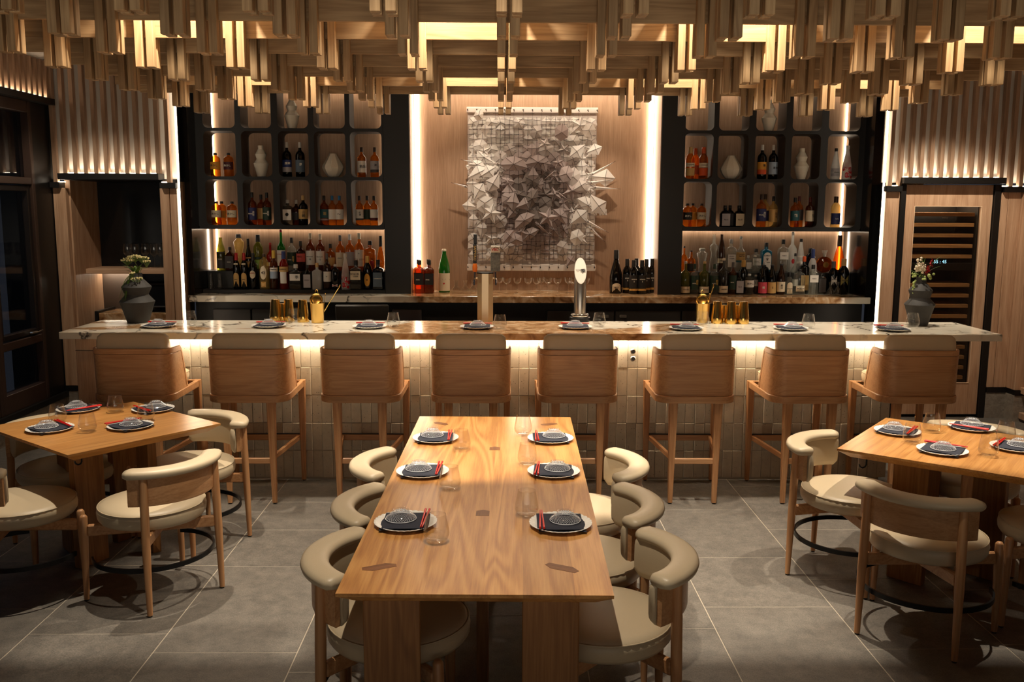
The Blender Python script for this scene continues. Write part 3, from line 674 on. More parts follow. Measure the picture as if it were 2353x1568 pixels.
# rim: along the top and down both leaning front edges
top = arc_path(.272, -.293, .104, -.085)
pts = [(-.2555, .030, .758), (-.2570, .005, .83), (-.2590, -.030, .92), (-.2600, -.058, .99), (-.2603, -.068, 1.018), (-.2604, -.080, 1.036), (-.2605, -.095, 1.046)]
mid = [(x, y, 1.048) for x, y in arc_path(.2605, -.2825, .093, -.085) if y < -.12]
full = pts+mid+[(-x, y, z) for x, y, z in reversed(pts)]
m = MB()
S_ = [(-.009, -.018), (.007, -.018), (.0095, -.016), (.0095, .015), (.0065, .018), (-.006, .018), (-.009, .015), (-.009, -.016)]
V = []; F = []; nn = len(full)
for i, p in enumerate(full):
    p = Vector(p); t = (Vector(full[min(i+1, nn-1)])-Vector(full[max(i-1, 0)])).normalized()
    side = Vector((-t.y, t.x, 0)) if abs(t.z) < .6 else Vector((1 if p.x > 0 else -1, 0, 0))*(-1 if p.x > 0 else 1)*-1
    if abs(t.z) >= .6: side = Vector((1, 0, 0)) * (-1)
    else: side = Vector((t.y, -t.x, 0)).normalized()*1.0
    if abs(t.z) >= .6: side = Vector((-1, 0, 0)) if p.x < 0 else Vector((1, 0, 0))
    upv = side.cross(t) if abs(t.z) < .6 else (Vector((0, 1, .3)).normalized())
    if abs(t.z) < .6: upv = Vector((0, 0, 1)); 
    for a, b in S_: V.append(p+side*a*(1 if abs(t.z) < .6 else 1)+upv*b*(1 if abs(t.z) < .6 else .6))
k = len(S_)
for i in range(nn-1):
    for j in range(k): F.append([i*k+j, i*k+(j+1) % k, (i+1)*k+(j+1) % k, (i+1)*k+j])
F.append(list(range(k))[::-1]); F.append([(nn-1)*k+j for j in range(k)])
m.add(V, F); m.build('back_rim', C_X, stool, smooth=True, ang=30)
# seat rail
rail = [(x, y, .733) for x, y in arc_path(.262, -.298, .105, .285)]
m = MB(); m.sweep(rail, [(-.018, -.024), (.004, -.024), (.007, -.02), (.007, .02), (.004, .024), (-.018, .024)]); m.cbox((0, .275, .733), (.49, .022, .046), .003)
m.build('seat_rail', C_X, stool, smooth=True, ang=35)
def taper(nm, a, b, w0, w1, mat, par, d0=None, d1=None):
    a, b = Vector(a), Vector(b); V = []
    for p, wd, dd in ((a, w0, d0 or w0), (b, w1, d1 or w1)):
        for sx, sy in ((-1, -1), (1, -1), (1, 1), (-1, 1)): V.append((p.x+sx*wd/2, p.y+sy*dd/2, p.z))
    # slim facets on the corners
    m = MB(); V2 = []
    for L in range(2):
        q = V[4*L:4*L+4]
        for i in range(4):
            p0, p1, pm_ = Vector(q[i]), Vector(q[(i+1) % 4]), Vector(q[i-1])
            c = .004; V2.append(p0+(pm_-p0).normalized()*c); V2.append(p0+(p1-p0).normalized()*c)
    m.add(V2, [list(range(8))[::-1], list(range(8, 16))]+[[i, (i+1) % 8, 8+(i+1) % 8, 8+i] for i in range(8)])
    return m.build(nm, mat, par)
for s in (-1, 1):
    l_ = taper('leg', (s*.150, -.245, .008), (s*.150, -.262, .712), .030, .056, C_Z, stool)
    MB().lathe([(.012, 0), (.012, .009)], 12).build('glide', BLACK, l_, loc=(s*.150, -.245, 0))
    l_ = taper('leg', (s*.244, .292, .008), (s*.250, .272, .756), .030, .05, C_Z, stool)
    MB().lathe([(.012, 0), (.012, .009)], 12).build('glide', BLACK, l_, loc=(s*.244, .292, 0))
    a, b = Vector((s*.218, .265, .33)), Vector((s*.16, -.24, .33)); d = b-a
    MB().cbox((0, 0, 0), (.022, d.length, .036), .003, M=Matrix.Rotation(math.atan2(-d.x, d.y), 4, 'Z')).build('stretcher', C_Y, stool, loc=(a+b)/2)
fr = MB().cbox((0, .284, .33), (.46, .026, .044), .003).build('footrest', C_X, stool)
MB().cbox((0, .282, .3545), (.46, .022, .005), .001).build('wear_strip', BLKM, fr)
MB().cbox((0, -.248, .30), (.27, .022, .038), .003).build('stretcher', C_X, stool)
def pad(nm, hx, hy, hz, mat, par, loc, p=5, seg=40, M=None, pipe=None):
    m = MB(); pr = [(0, -hz), (.80, -hz), (.93, -hz*.93), (.985, -hz*.6), (1.0, 0), (.985, hz*.6), (.93, hz*.90), (.8, hz*.99), (.4, hz*1.06), (0, hz*1.07)]
    m.lathe([(q[0], q[1], p) for q in pr], seg, sx=hx, sy=hy, cap0=False, cap1=False)
    if M is not None: m.v = [tuple(M @ Vector(q)) for q in m.v]
    return m.build(nm, mat, par, smooth=True, loc=loc, ang=60)
st = pad('seat_cushion', .232, .21, .045, LEATHER, stool, (0, .055, .808))
bc = pad('back_cushion', .236, .20, .042, LEATHER, stool, (0, -.222, .966), p=11, seg=64, M=Matrix.Rotation(R_(86), 4, 'X'))
# welt on the cushion
def welt(hx, hy, p, z, par, M=None, r=.0035, loc=(0, 0, 0)):
    pts = []
    for i in range(40):
        a = 2*PI*i/40; ca, sa = math.cos(a), math.sin(a); k_ = 1/((abs(ca)**p+abs(sa)**p)**(1/p)); v_ = Vector((hx*k_*ca, hy*k_*sa, z)); pts.append(M @ v_ if M is not None else v_)
    m = MB(); m.sweep(pts, [(r*math.cos(b_*PI/3), r*math.sin(b_*PI/3)) for b_ in range(6)], closed=True)
    return m.build('piping', LEATHER, par, smooth=True, ang=80)
welt(.228, .206, 5, .030, st)
SX = [-2.436, -1.679, -.931, -.194, .527, 1.318, 2.081, 2.826]
ORD = ['first', 'second', 'third', 'fourth', 'fifth', 'sixth', 'seventh', 'eighth']
for i, x in enumerate(SX):
    lb = 'oak bar stool with cream leather cushions, %s along the bar counting from the dark windows' % ORD[i]
    rz = R_((0, 1.0, -.6, .4, -.5, -.8, .8, -1)[i])
    if i == 0: stool.location = (x, 6.288, 0); stool['label'] = lb; stool['group'] = 'bar stools along the counter'
    else: dup(stool, (x, 6.288, 0), rz, lb)

# ------------------------------------------------------------------ ring back dining chairs (local: faces +y)
chair = thing('dining_chair', '', 'chair', (0, 0, 0), group='ring back dining chairs')
m = MB(); m.lathe([(0, .402), (.21, .402), (.252, .412), (.265, .430), (.268, .455), (.264, .477), (.252, .490), (.23, .498), (.18, .505), (.1, .509), (0, .510)], 48, cap0=False, cap1=False)
seat = m.build('seat', LEATHER, chair, smooth=True, ang=70); 
m = MB(); m.sweep([(.262*math.cos(2*PI*i/48), .262*math.sin(2*PI*i/48), .4835) for i in range(48)], [(.003*math.cos(b_*PI/3), .003*math.sin(b_*PI/3)) for b_ in range(6)], closed=True); m.build('piping', LEATHER, seat, smooth=True, ang=80)
MB().lathe([(0, .392), (.20, .392), (.21, .402), (0, .402)], 32, cap0=False, cap1=False).build('seat_board', C_X, chair)
HA = 56
def rp(R, z, n=26, ha=HA): return [(R*math.sin(R_(-ha+2*ha*i/n)), -R*math.cos(R_(-ha+2*ha*i/n))+.0, z) for i in range(n+1)]
def sect_roll(t):
    e = min(t, 1-t)*26; k = 1.0 if e > 1 else .72+.28*math.sqrt(max(0, e))
    return [(.052*k*math.copysign(abs(math.cos(a))**.72, math.cos(a)), .024*k*math.copysign(abs(math.sin(a))**.8, math.sin(a))) for a in [2*PI*j/14 for j in range(14)]]
MB().sweep(rp(.303, .716), sect_roll).build('top_roll', LEATHER, chair, smooth=True, ang=75)
def sect_pad(t):
    e = min(t, 1-t)*26; k = 1.0 if e > 1 else .75+.25*math.sqrt(max(0, e))
    return [(.016*math.copysign(abs(math.cos(a))**.8, math.cos(a)), .088*k*math.copysign(abs(math.sin(a))**.5, math.sin(a))) for a in [2*PI*j/14 for j in range(14)]]
MB().sweep(rp(.276, .632), sect_pad).build('back_pad', LEATHER, chair, smooth=True, ang=75)
MB().sweep(rp(.305, .632, ha=HA-2), [(-.011, -.078), (.009, -.078), (.012, -.07), (.012, .078), (-.011, .078)]).build('back_band', C_X, chair, smooth=True, ang=35)
for s in (-1, 1):
    l_ = MB().tube([(s*.215, -.258, .008), (s*.212, -.252, .34), (s*.208, -.248, .55), (s*.206, -.246, .70)], [.0135, .0205, .021, .019], 14).build('leg', C_Z, chair, smooth=True, ang=60)
    MB().lathe([(.011, 0), (.011, .009)], 10).build('glide', BLACK, l_, loc=(s*.215, -.258, 0))
    l_ = MB().tube([(s*.285, .175, .008), (s*.280, .172, .33), (s*.278, .17, .442), (s*.278, .17, .452)], [.0135, .0205, .019, .012], 14).build('leg', C_Z, chair, smooth=True, ang=60)
    MB().lathe([(.011, 0), (.011, .009)], 10).build('glide', BLACK, l_, loc=(s*.285, .175, 0))
    a, b = Vector((s*.278, .17, .373)), Vector((-s*.21, -.25, .373)); d = b-a
    MB().cbox((0, 0, 0), (.028, d.length-.03, .058), .006, M=Matrix.Rotation(math.atan2(-d.x, d.y), 4, 'Z')).build('cross_rail', C_Y, chair, loc=(a+b)/2+Vector((0, 0, .002*s)))
rg = [(.300*math.sin(R_(a)), -.325*math.cos(R_(a))*.88, .222) for a in range(-120, 121, 8)]
MB().sweep(rg, [(-.005, -.012), (.005, -.012), (.005, .012), (-.005, .012)]).build('foot_ring', BLKM, chair, smooth=True, ang=40)
CH = [((-1.80, 4.62), (-.817, .578), 'cream leather ring back chair pulled up to the near side of the window side table'),
      ((-1.854, 5.345), (-.628, -.778), 'cream leather ring back chair on the bar side of the window side table'),
      ((-2.477, 4.621), (.628, .778), 'cream leather ring back chair at the camera side corner of the window side table'),
      ((-2.55, 5.29), (.77, -.639), 'cream leather ring back chair tucked behind the slab pedestal of the window side table'),
      ((1.924, 4.83), (.8, -.6), 'cream leather ring back chair at the aisle corner of the fridge side table'),
      ((2.03, 4.16), (.643, .766), 'cream leather ring back chair seen from behind at the fridge side table'),
      ((2.74, 4.29), (-.79, .613), 'cream leather ring back chair at the outer end of the fridge side table'),
      ((2.69, 5.08), (-.613, -.79), 'cream leather ring back chair tucked on the far side of the fridge side table'),
      ((-.375, 3.265), (1, -.02), 'ring back chair on the window side of the long table, closest to the camera'),
      ((-.375, 3.86), (1, -.02), 'ring back chair on the window side of the long table, middle of three'),
      ((-.40, 4.505), (1, -.02), 'ring back chair on the window side of the long table, next to the bar'),
      ((.385, 3.275), (-1, .03), 'ring back chair on the fridge side of the long table, closest to the camera'),
      ((.365, 3.875), (-1, .03), 'ring back chair on the fridge side of the long table, middle of three'),
      ((.40, 4.50), (-1, .03), 'ring back chair on the fridge side of the long table, next to the bar')]
for i, ((x, y), (fx, fy), lb) in enumerate(CH):
    rz = math.atan2(fy, fx)-PI/2
    if i == 0: chair.location = (x, y, 0); chair.rotation_euler = (0, 0, rz); chair['label'] = lb
    else: dup(chair, (x, y, 0), rz, lb)

# ------------------------------------------------------------------ tables
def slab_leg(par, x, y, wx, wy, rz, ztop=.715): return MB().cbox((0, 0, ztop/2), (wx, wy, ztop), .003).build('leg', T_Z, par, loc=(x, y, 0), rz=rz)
def table_top(par, hx, hy, widths, along):
    """boards side by side with a sharp edge undercut all round"""
    tot = sum(widths); c = -(hx if along == 'y' else hy); mats = T_Y if along == 'y' else T_X
    for wd in widths:
        wd = wd/tot*2*(hx if along == 'y' else hy)
        d = (wd, 2*hy, .012) if along == 'y' else (2*hx, wd, .012)
        p = (c+wd/2, 0, .744) if along == 'y' else (0, c+wd/2, .744)
        MB().box((0, 0, 0), d).build('board', mats, par, loc=p); c += wd
    m = MB(); V = []
    for (k, z) in ((0.002, .738), (.055, .702)):
        V += [(-hx+k, -hy+k, z), (hx-k, -hy+k, z), (hx-k, hy-k, z), (-hx+k, hy-k, z)]
    m.add(V, [(3, 2, 1, 0), (4, 5, 6, 7)]+[(i, (i+1) % 4, 4+(i+1) % 4, 4+i) for i in range(4)]); m.build('undercut', mats, par)
lt_ = thing('long_table', 'long oak dining table for six with dark tenon inlays and slab legs', 'table', (-.0538, 4.1306, 0), -.0204)
table_top(lt_, .4545, 1.285, (.13, .17, .2, .14, .18, .13), 'y')
def inl(x, y, L, wd, rz, pent=True):
    poly = [(-L/2, -wd/2), (L*.30, -wd/2), (L/2, 0), (L*.30, wd/2), (-L/2, wd/2)] if pent else [(-L/2, 0), (-L*.25, -wd/2), (L*.45, -wd/2), (L/2, 0), (L*.25, wd/2), (-L*.45, wd/2)]
    m = MB(); m.prism(poly, .7495, .7507); m.build('tenon_inlay', INLAY, lt_, loc=(x, y, 0), rz=rz)
inl(-.345, -1.06, .125, .045, R_(28), False); inl(.295, -1.055, .13, .045, R_(-26), False); inl(-.005, -.475, .075, .055, R_(90)); inl(.018, .55, .07, .055, R_(90)); inl(.32, 1.10, .10, .045, R_(28), False); inl(-.31, 1.10, .10, .045, R_(-28), False)
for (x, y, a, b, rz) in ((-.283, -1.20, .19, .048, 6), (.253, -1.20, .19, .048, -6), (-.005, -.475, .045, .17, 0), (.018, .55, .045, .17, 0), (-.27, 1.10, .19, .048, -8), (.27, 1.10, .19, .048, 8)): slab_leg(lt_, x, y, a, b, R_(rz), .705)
for (lab, c, u, hu, hv, nm) in (('square oak pedestal table beside the dark windows, set for four', (-2.27, 5.187), (.628, .778), .447, .475, 'w'), ('square oak pedestal table on the wine fridge side, set for four', (2.435, 4.75), (.614, .789), .455, .48, 'f')):
    rz = math.atan2(u[1], u[0])
    t = thing('square_table', lab, 'table', (c[0], c[1], 0), rz, 'square pedestal tables'); 
    table_top(t, hu, hv, (.16, .2, .19, .17, .2), 'x')
    for (x, y, a, b, r) in ((-.17, -.10, .19, .05, 12), (.16, -.15, .05, .19, -10), (.17, .12, .19, .05, 10), (-.15, .17, .05, .19, -10)): slab_leg(t, x, y, a, b, R_(r), .705)
hook(xat(177, 1050, 4.75), 4.80, .70, 'small black bag hook under the window side table')
hook(xat(2000, 1060, 4.7), 4.75, .70, 'small black bag hook under the fridge side table edge')

# ------------------------------------------------------------------ place settings
def scallop_plate():
    m = MB(); pr = [(0, .004), (.05, .004), (.085, .006), (.105, .011), (.121, .0165), (.123, .0155), (.107, .007), (.085, .0015), (.05, 0), (0, 0)]
    n = 96; V = []; F = []
    for (r, z) in pr:
        for i in range(n):
            a = 2*PI*i/n; k = 1+(.022 if r > .1 else .008 if r > .08 else 0)*abs(math.sin(a*16)); zz = z+(.0022*abs(math.sin(a*16)) if r > .1 else 0)
            V.append((r*k*math.cos(a), r*k*math.sin(a), zz))
    for j in range(len(pr)-1):
        for i in range(n): F.append([j*n+i, j*n+(i+1) % n, (j+1)*n+(i+1) % n, (j+1)*n+i])
    m.add(V, [f[::-1] for f in F]); return m.mesh('scalloped_plate', PORC, True, 50)
PLATE = scallop_plate()
def napkin_mesh():
    m = MB(); rr = random.Random(5)
    for (z, w_, d_, ox, oy, r) in ((.0075, .19, .185, .0, -.004, 0), (.0155, .188, .18, .002, .004, 1.2)):
        NX, NY = 12, 12; V = []; F = []
        for lvl in (0, 1):
            for i in range(NX+1):
                for j in range(NY+1):
                    e = min(i, NX-i, j, NY-j); h = (.0065 if e else .0030) if lvl else (0 if e else .0028)
                    wob = .0010*math.sin(i*1.1+j*.5+z*900)
                    V.append((ox+(i/NX-.5)*w_, oy+(j/NY-.5)*d_, z+h+(wob if e else wob*.3)))
        N1 = (NX+1)*(NY+1)
        for i in range(NX):
            for j in range(NY):
                a = i*(NY+1)+j; F.append([N1+a, N1+a+NY+1, N1+a+NY+2, N1+a+1]); F.append([a, a+1, a+NY+2, a+NY+1])
        bd = [i*(NY+1) for i in range(NX+1)]+[NX*(NY+1)+j for j in range(1, NY+1)]+[i*(NY+1)+NY for i in range(NX-1, -1, -1)]+[j for j in range(NY-1, 0, -1)]
        for a, b in zip(bd, bd[1:]+bd[:1]): F.append([a, b, N1+b, N1+a])
        m.add(V, F)
    return m.mesh('folded_napkin', NAVY, True, 50)
NAPK = napkin_mesh()
def bowl_meshes():
    pr = [(.060, 0), (.0615, .002), (.060, .005), (.052, .013), (.042, .021), (.033, .027), (.030, .029), (.033, .034), (.0335, .0365), (.030, .0372), (.024, .033), (.0, .031)]
    b = MB().lathe(pr, 40, cap0=False, cap1=False).mesh('crystal_bowl', CRYST, True, 50)
    s = MB()
    for q in range(9):
        t = q/8; r = .0575-.0235*t-.002*math.sin(PI*t); z = .0072+.0195*t; n = 34; h = .0023-.0009*t
        for i in range(n):
            a = 2*PI*(i+.5*(q % 2))/n; c = Vector((r*math.cos(a), r*math.sin(a), z)); o_ = Vector((math.cos(a)*.62, math.sin(a)*.62, .78)); t1 = Vector((-math.sin(a), math.cos(a), 0)); t2 = o_.cross(t1)
            V = [c+o_*h*.9]+[c+(t1*math.cos(k_*PI/2.5)+t2*math.sin(k_*PI/2.5))*h for k_ in range(5)]
            s.add(V, [(0, 1+k_, 1+(k_+1) % 5) for k_ in range(5)])
    f = MB()
    for i in range(14):
        a = 2*PI*i/14
        for r in (.012, .022): f.lathe([(.0032, 0), (.0022, .0018), (0, .0026)], 6, c=(r*math.cos(a), r*math.sin(a), .0315), cap0=False, cap1=False)
    s.add(f.v, f.f)
    s.add(*(lambda q: (q.v, q.f))(MB().sweep([(.0605*math.cos(2*PI*i/40), .0605*math.sin(2*PI*i/40), .0022) for i in range(40)], [(.0016*math.cos(b_*PI/2), .0016*math.sin(b_*PI/2)) for b_ in range(4)], closed=True)))
    return b, s.mesh('studs', HOB, False)
BOWL, STUDS = bowl_meshes()
CHOP = MB().tube([(-.105, 0, 0), (-.02, 0, 0), (.105, 0, 0)], [.0047, .0040, .0026], 8).mesh('chopstick', RED, True, 60)
TUMB = MB().lathe([(.0, .003), (.024, .003), (.036, .006), (.0455, .018), (.0495, .032), (.0480, .05), (.0365, .108), (.0358, .1082), (.0352, .1075), (.0468, .05), (.0482, .032), (.0440, .020), (.034, .012), (0, .010)], 40, cap0=False, cap1=False).mesh('stemless_glass', thin_glass('tumbler_glass', (.955, .955, .95), 1, .01), True, 60)
def setting(x, y, z, rz, where, k):
    """rz: the diner looks along local +y"""
    rr = random.Random(k)
    c, s = math.cos(rz), math.sin(rz)
    def P(a, b, h): return (x+a*c-b*s, y+a*s+b*c, z+h)
    tag(obj('plate', PLATE, None, (x, y, z), rr.uniform(0, 1)), 'white scalloped plate '+where, 'plate', 'scalloped plates')
    tag(obj('napkin', NAPK, None, P(0, 0, -.001), rz+R_(rr.uniform(-4, 4))), 'folded navy napkin '+where, 'napkin', 'navy napkins on plates')
    b = tag(obj('glass_bowl', BOWL, None, P(rr.uniform(-.008, .008), -.018, .0245), rr.uniform(0, 6)), 'upturned crystal bowl '+where, 'bowl', 'upturned crystal bowls')
    o = obj('studs', STUDS, b); o['kind'] = 'stuff'
    tilt = R_(rr.uniform(-4, 4))
    for q, (dy, a) in enumerate(((.070, .0), (.081, -2.5))):
        tag(obj('chopstick', CHOP, None, P(.0, dy, .0285), rz+tilt+R_(a)), 'red chopstick, %s of its pair, %s' % (('inner', 'outer')[q], where), 'chopstick', 'red chopsticks')
PL = []
nmz = ['camera end', 'middle', 'bar end']
for i, (px, py) in enumerate(((932, 1203), (971, 1086), (1001, 1009))): PL.append((px, py, .755, -PI/2-.02, 'on the long table, window side, '+nmz[i]))
for i, (px, py) in enumerate(((1288, 1206), (1272, 1086), (1265, 1010))): PL.append((px, py, .755, PI/2-.02, 'on the long table, fridge side, '+nmz[i]))
def fr_(v): return math.atan2(v[1], v[0])-PI/2
PL += [(115, 987, .755, fr_((.628, .778)), 'on the window side table, camera side corner'), (180, 942, .755, fr_((.77, -.639)), 'on the window side table, by the windows'),
       (300, 981, .755, fr_((-.77, .639)), 'on the window side table, aisle edge'), (352, 942, .755, fr_((-.628, -.778)), 'on the window side table, bar edge'),
       (2062, 993, .755, fr_((.79, -.613)), 'on the fridge side table, aisle edge'), (2165, 1037, .755, fr_((.614, .789)), 'on the fridge side table, camera edge'),
       (2232, 984, .755, fr_((-.614, -.789)), 'on the fridge side table, bar edge'), (2334, 1030, .755, fr_((-.79, .613)), 'on the fridge side table, outer edge')]
for i, (px, py) in enumerate(((365, 750), (618, 750), (849, 752), (1096, 753), (1322, 753), (1577, 756), (1817, 756), (2051, 758))):
    PL.append((px, py, 1.125, R_(random.uniform(-3, 3)), 'on the marble bar, %s stool from the windows' % ORD[i]))
for k, (px, py, z, rz, wh) in enumerate(PL):
    p = atZ(px, py, z); setting(p.x, p.y, z-.005, rz, wh, k)
TB = [(1003, 1245, .75), (1034, 1125, .75), (1060, 1034, .75), (1210, 1185, .75), (1212, 1068, .75), (1202, 998, .75), (133, 972, .75), (202, 993, .75), (266, 948, .75), (336, 968, .75), (2095, 1018, .75), (2140, 993, .75), (2270, 1048, .75), (2310, 1012, .75)]
TBW = ['on the long table, window side, '+nmz[i] for i in range(3)]+['on the long table, fridge side, '+nmz[i] for i in range(3)]+['on the window side table, '+q for q in ('window corner', 'camera side corner', 'bar side corner', 'aisle side corner')]+['on the fridge side table, '+q for q in ('aisle side corner', 'bar side corner', 'camera side corner', 'outer corner')]
for i, (px, py) in enumerate(((437, 748), (676, 741), (904, 752), (1149, 757), (1377, 752), (1615, 748), (1857, 755), (2097, 752))):
    TB.append((px, py, 1.12)); TBW.append('on the marble bar, %s stool from the windows' % ORD[i])
for (px, py, z), wh in zip(TB, TBW):
    p = atZ(px, py, z); tag(obj('water_glass', TUMB, None, (p.x, p.y, z)), 'clear stemless water glass '+wh, 'glass', 'stemless water glasses')

# ------------------------------------------------------------------ bottles
# profile points: (radius share, height share, squareness)
SH = {
 'whisky': [(.92, 0), (1, .015), (1, .58), (.97, .64), (.80, .70), (.46, .745), (.32, .78), (.30, .9)],
 'round': [(.9, 0), (1, .02), (1, .70), (.93, .78), (.70, .84), (.36, .868), (.32, .90), (.32, .93)],
 'wine': [(.92, 0), (1, .015), (1, .60), (.94, .67), (.70, .74), (.42, .795), (.36, .84), (.34, .98)],
 'sake': [(.94, 0), (1, .015), (1, .50), (.93, .60), (.70, .73), (.45, .84), (.36, .90), (.35, .98)],
 'champ': [(.94, 0), (1, .02), (1, .36), (.92, .46), (.68, .60), (.44, .72), (.34, .82), (.33, .97)],
 'square': [(.95, 0, 7), (1, .02, 7), (1, .66, 7), (.92, .70, 5), (.55, .735, 3), (.34, .76), (.32, .88)],
 'squat': [(.95, 0, 5), (1, .02, 5), (1, .60, 5), (.7, .72, 3), (.36, .78), (.33, .90)],
 'tallsq': [(.95, 0, 6), (1, .015, 6), (1, .70, 6), (.8, .745, 4), (.36, .78), (.34, .90)],
 'cone': [(.95, 0), (1, .02), (1, .22), (.92, .40), (.60, .66), (.40, .80), (.33, .86), (.32, .92)],
 'flare': [(.55, 0), (.6, .02), (.62, .3), (.75, .55), (1, .74), (.98, .80), (.6, .86), (.48, .88), (.48, .9)],
 'hour': [(.90, 0), (1, .02), (1, .18), (.72, .38), (.60, .5), (.96, .62), (1, .66), (.8, .70), (.36, .74), (.34, .98)],
 'drop': [(.72, 0), (.8, .02), (1, .22), (.94, .36), (.66, .56), (.44, .66), (.33, .72), (.32, .84)],
 'long': [(.94, 0), (1, .012), (1, .52), (.95, .58), (.62, .65), (.36, .69), (.30, .74), (.28, .97)],
 'teq': [(.92, 0), (1, .012), (1, .62), (.84, .67), (.42, .72), (.28, .75), (.27, .95)],
}
CAPZ = {'whisky': (.84, 1), 'round': (.91, 1), 'wine': (.80, 1), 'sake': (.95, 1), 'champ': (.80, 1), 'square': (.84, 1), 'squat': (.87, 1), 'tallsq': (.86, 1), 'cone': (.90, 1), 'flare': (.895, 1), 'hour': (.96, 1), 'drop': (.70, 1), 'long': (.93, 1), 'teq': (.93, 1)}
def radius_at(pr, t):
    for a, b in zip(pr, pr[1:]):
        if a[1] <= t <= b[1]: return a[0]+(b[0]-a[0])*(t-a[1])/max(1e-6, b[1]-a[1])
    return pr[-1][0]
CAPC = dict(black=(26, 24, 24), brown=(58, 38, 28), silver=(200, 196, 188), tan=(196, 160, 104), blue=(40, 110, 160), red=(178, 28, 30), yellow=(214, 178, 70), cream=(226, 212, 184), white=(232, 228, 220), orange=(214, 84, 34), grey=(96, 92, 92), wood=(208, 170, 112), navy=(34, 52, 110), maroon=(92, 24, 26), gold=(206, 160, 80), dgreen=(30, 54, 40), clear=(206, 204, 198))
LABC = dict(CAPC); LABC.update(dyellow=(214, 150, 50), dmaroon=(74, 26, 30), dgrey=(70, 66, 66), coral=(214, 92, 84), pink=(206, 74, 92), teal=(40, 92, 100), lblue=(150, 168, 190), slate=(84, 100, 116), olive=(150, 136, 70), sand=(206, 168, 104), lgreen=(126, 158, 60), indigo=(40, 46, 96), palegrey=(168, 164, 168))
def paper(c): return plain(LABC[c], .6, name='label_paper')
INKD = plain((30, 26, 24), .6, name='dark_ink'); INKL = plain((232, 226, 210), .6, name='pale_ink'); INKG = plain((214, 176, 84), .4, name='gold_ink'); INKR = plain((190, 40, 34), .5, name='red_ink')
INK = dict(d=INKD, l=INKL, g=INKG, r=INKR)
def bottle(px, Y, zb, hpx, wpx, shape, glass, cap, labs, text, label, group, cat='bottle', name='bottle', rz=0.0):
    k = Y*1.0/FPX*1.012
    h, R = hpx*k, wpx*k/2
    x = atY(px, 480+(2-zb)*FPX/Y, Y).x
    t = thing(name, label, cat, (x, Y, zb), rz, group)
    pr = SH[shape]
    m = MB(); m.lathe([(R*q[0], h*q[1], q[2] if len(q) > 2 else 2) for q in pr], 20, cap1=True)
    m.build('glass_body', bglass(glass), t, smooth=True, ang=50)
    c0, c1 = CAPZ[shape]; rc = max(R*radius_at(pr, c0)*1.10, .011)
    if cap: MB().lathe([(rc, h*c0), (rc*1.02, h*(c0+.02)), (rc*.98, h*(c1-.012)), (rc*.86, h*c1)], 14, cap0=True).build('cap', plain(CAPC[cap], .4, name='cap_'+cap), t, smooth=True, ang=50)
    sq = any(len(q) > 2 for q in pr[:2])
    for lab in labs:
        col, z0, z1 = lab[:3]; wd = lab[3] if len(lab) > 3 else 1.0; form = lab[4] if len(lab) > 4 else 'band'
        if sq or form in ('oval', 'arch', 'flat'):
            rr_ = R*(1.0 if sq else 1.0)
            W_ = R*wd*(.94 if sq else .8); zc, hh = h*(z0+z1)/2, h*(z1-z0)/2
            if form == 'oval': poly = [(W_*math.cos(a_), hh*math.sin(a_)) for a_ in [2*PI*i/24 for i in range(24)]]
            elif form == 'arch': poly = [(-W_, -hh), (W_, -hh), (W_, hh*.45)]+[(W_*math.cos(a_), hh*.45+hh*.55*math.sin(a_)) for a_ in [PI*i/10 for i in range(1, 10)]]+[(-W_, hh*.45)]
            else: poly = [(-W_, -hh), (W_, -hh), (W_, hh), (-W_, hh)]
            m = MB()
            if sq: m.prism(poly, 0, .0008, T=Matrix.Translation((0, -rr_-.0006, zc)) @ Matrix.Rotation(PI/2, 4, 'X'))
            else:   # bend round the glass
                V = []
                cen = (0, zc)
                ring = [poly, [(p[0]*.5, p[1]*.5) for p in poly]]
                for pl_ in ring:
                    for (a_, b_) in pl_:
                        th = a_/rr_; V.append((math.sin(th)*(rr_+.0008), -math.cos(th)*(rr_+.0008), zc+b_))
                V.append((0, -(rr_+.0008), zc)); n = len(poly)
                F = [[i, (i+1) % n, n+(i+1) % n, n+i] for i in range(n)]+[[n+i, n+(i+1) % n, 2*n] for i in range(n)]
                m.add(V, F)
            lo = m.build('label', paper(col), t, smooth=not sq)
        else:
            m = MB(); N = 14; V = []; F = []; sp = R_(78)*wd
            for i in range(N+1):
                a_ = -sp+2*sp*i/N
                for zz in (z0, z1):
                    q = R*max(radius_at(pr, zz), .2)+.0008; V.append((math.sin(a_)*q, -math.cos(a_)*q, h*zz))
            for i in range(N): F.append([2*i, 2*i+2, 2*i+3, 2*i+1])
            m.add(V, F); lo = m.build('label', paper(col), t, smooth=True)
        if len(lab) > 5:
            for (s_, sz, ink, dx, dz) in lab[5]:
                letter(lo, s_, sz*R, INK[ink], (dx*R, -R-.002 if abs(dx) < .35 else -R*.93-.002, h*(z0+z1)/2+dz*R), bold=.00035)
    return t
def tx(s_, sz=.5, ink='d', dx=0, dz=0): return (s_, sz, ink, dx, dz)

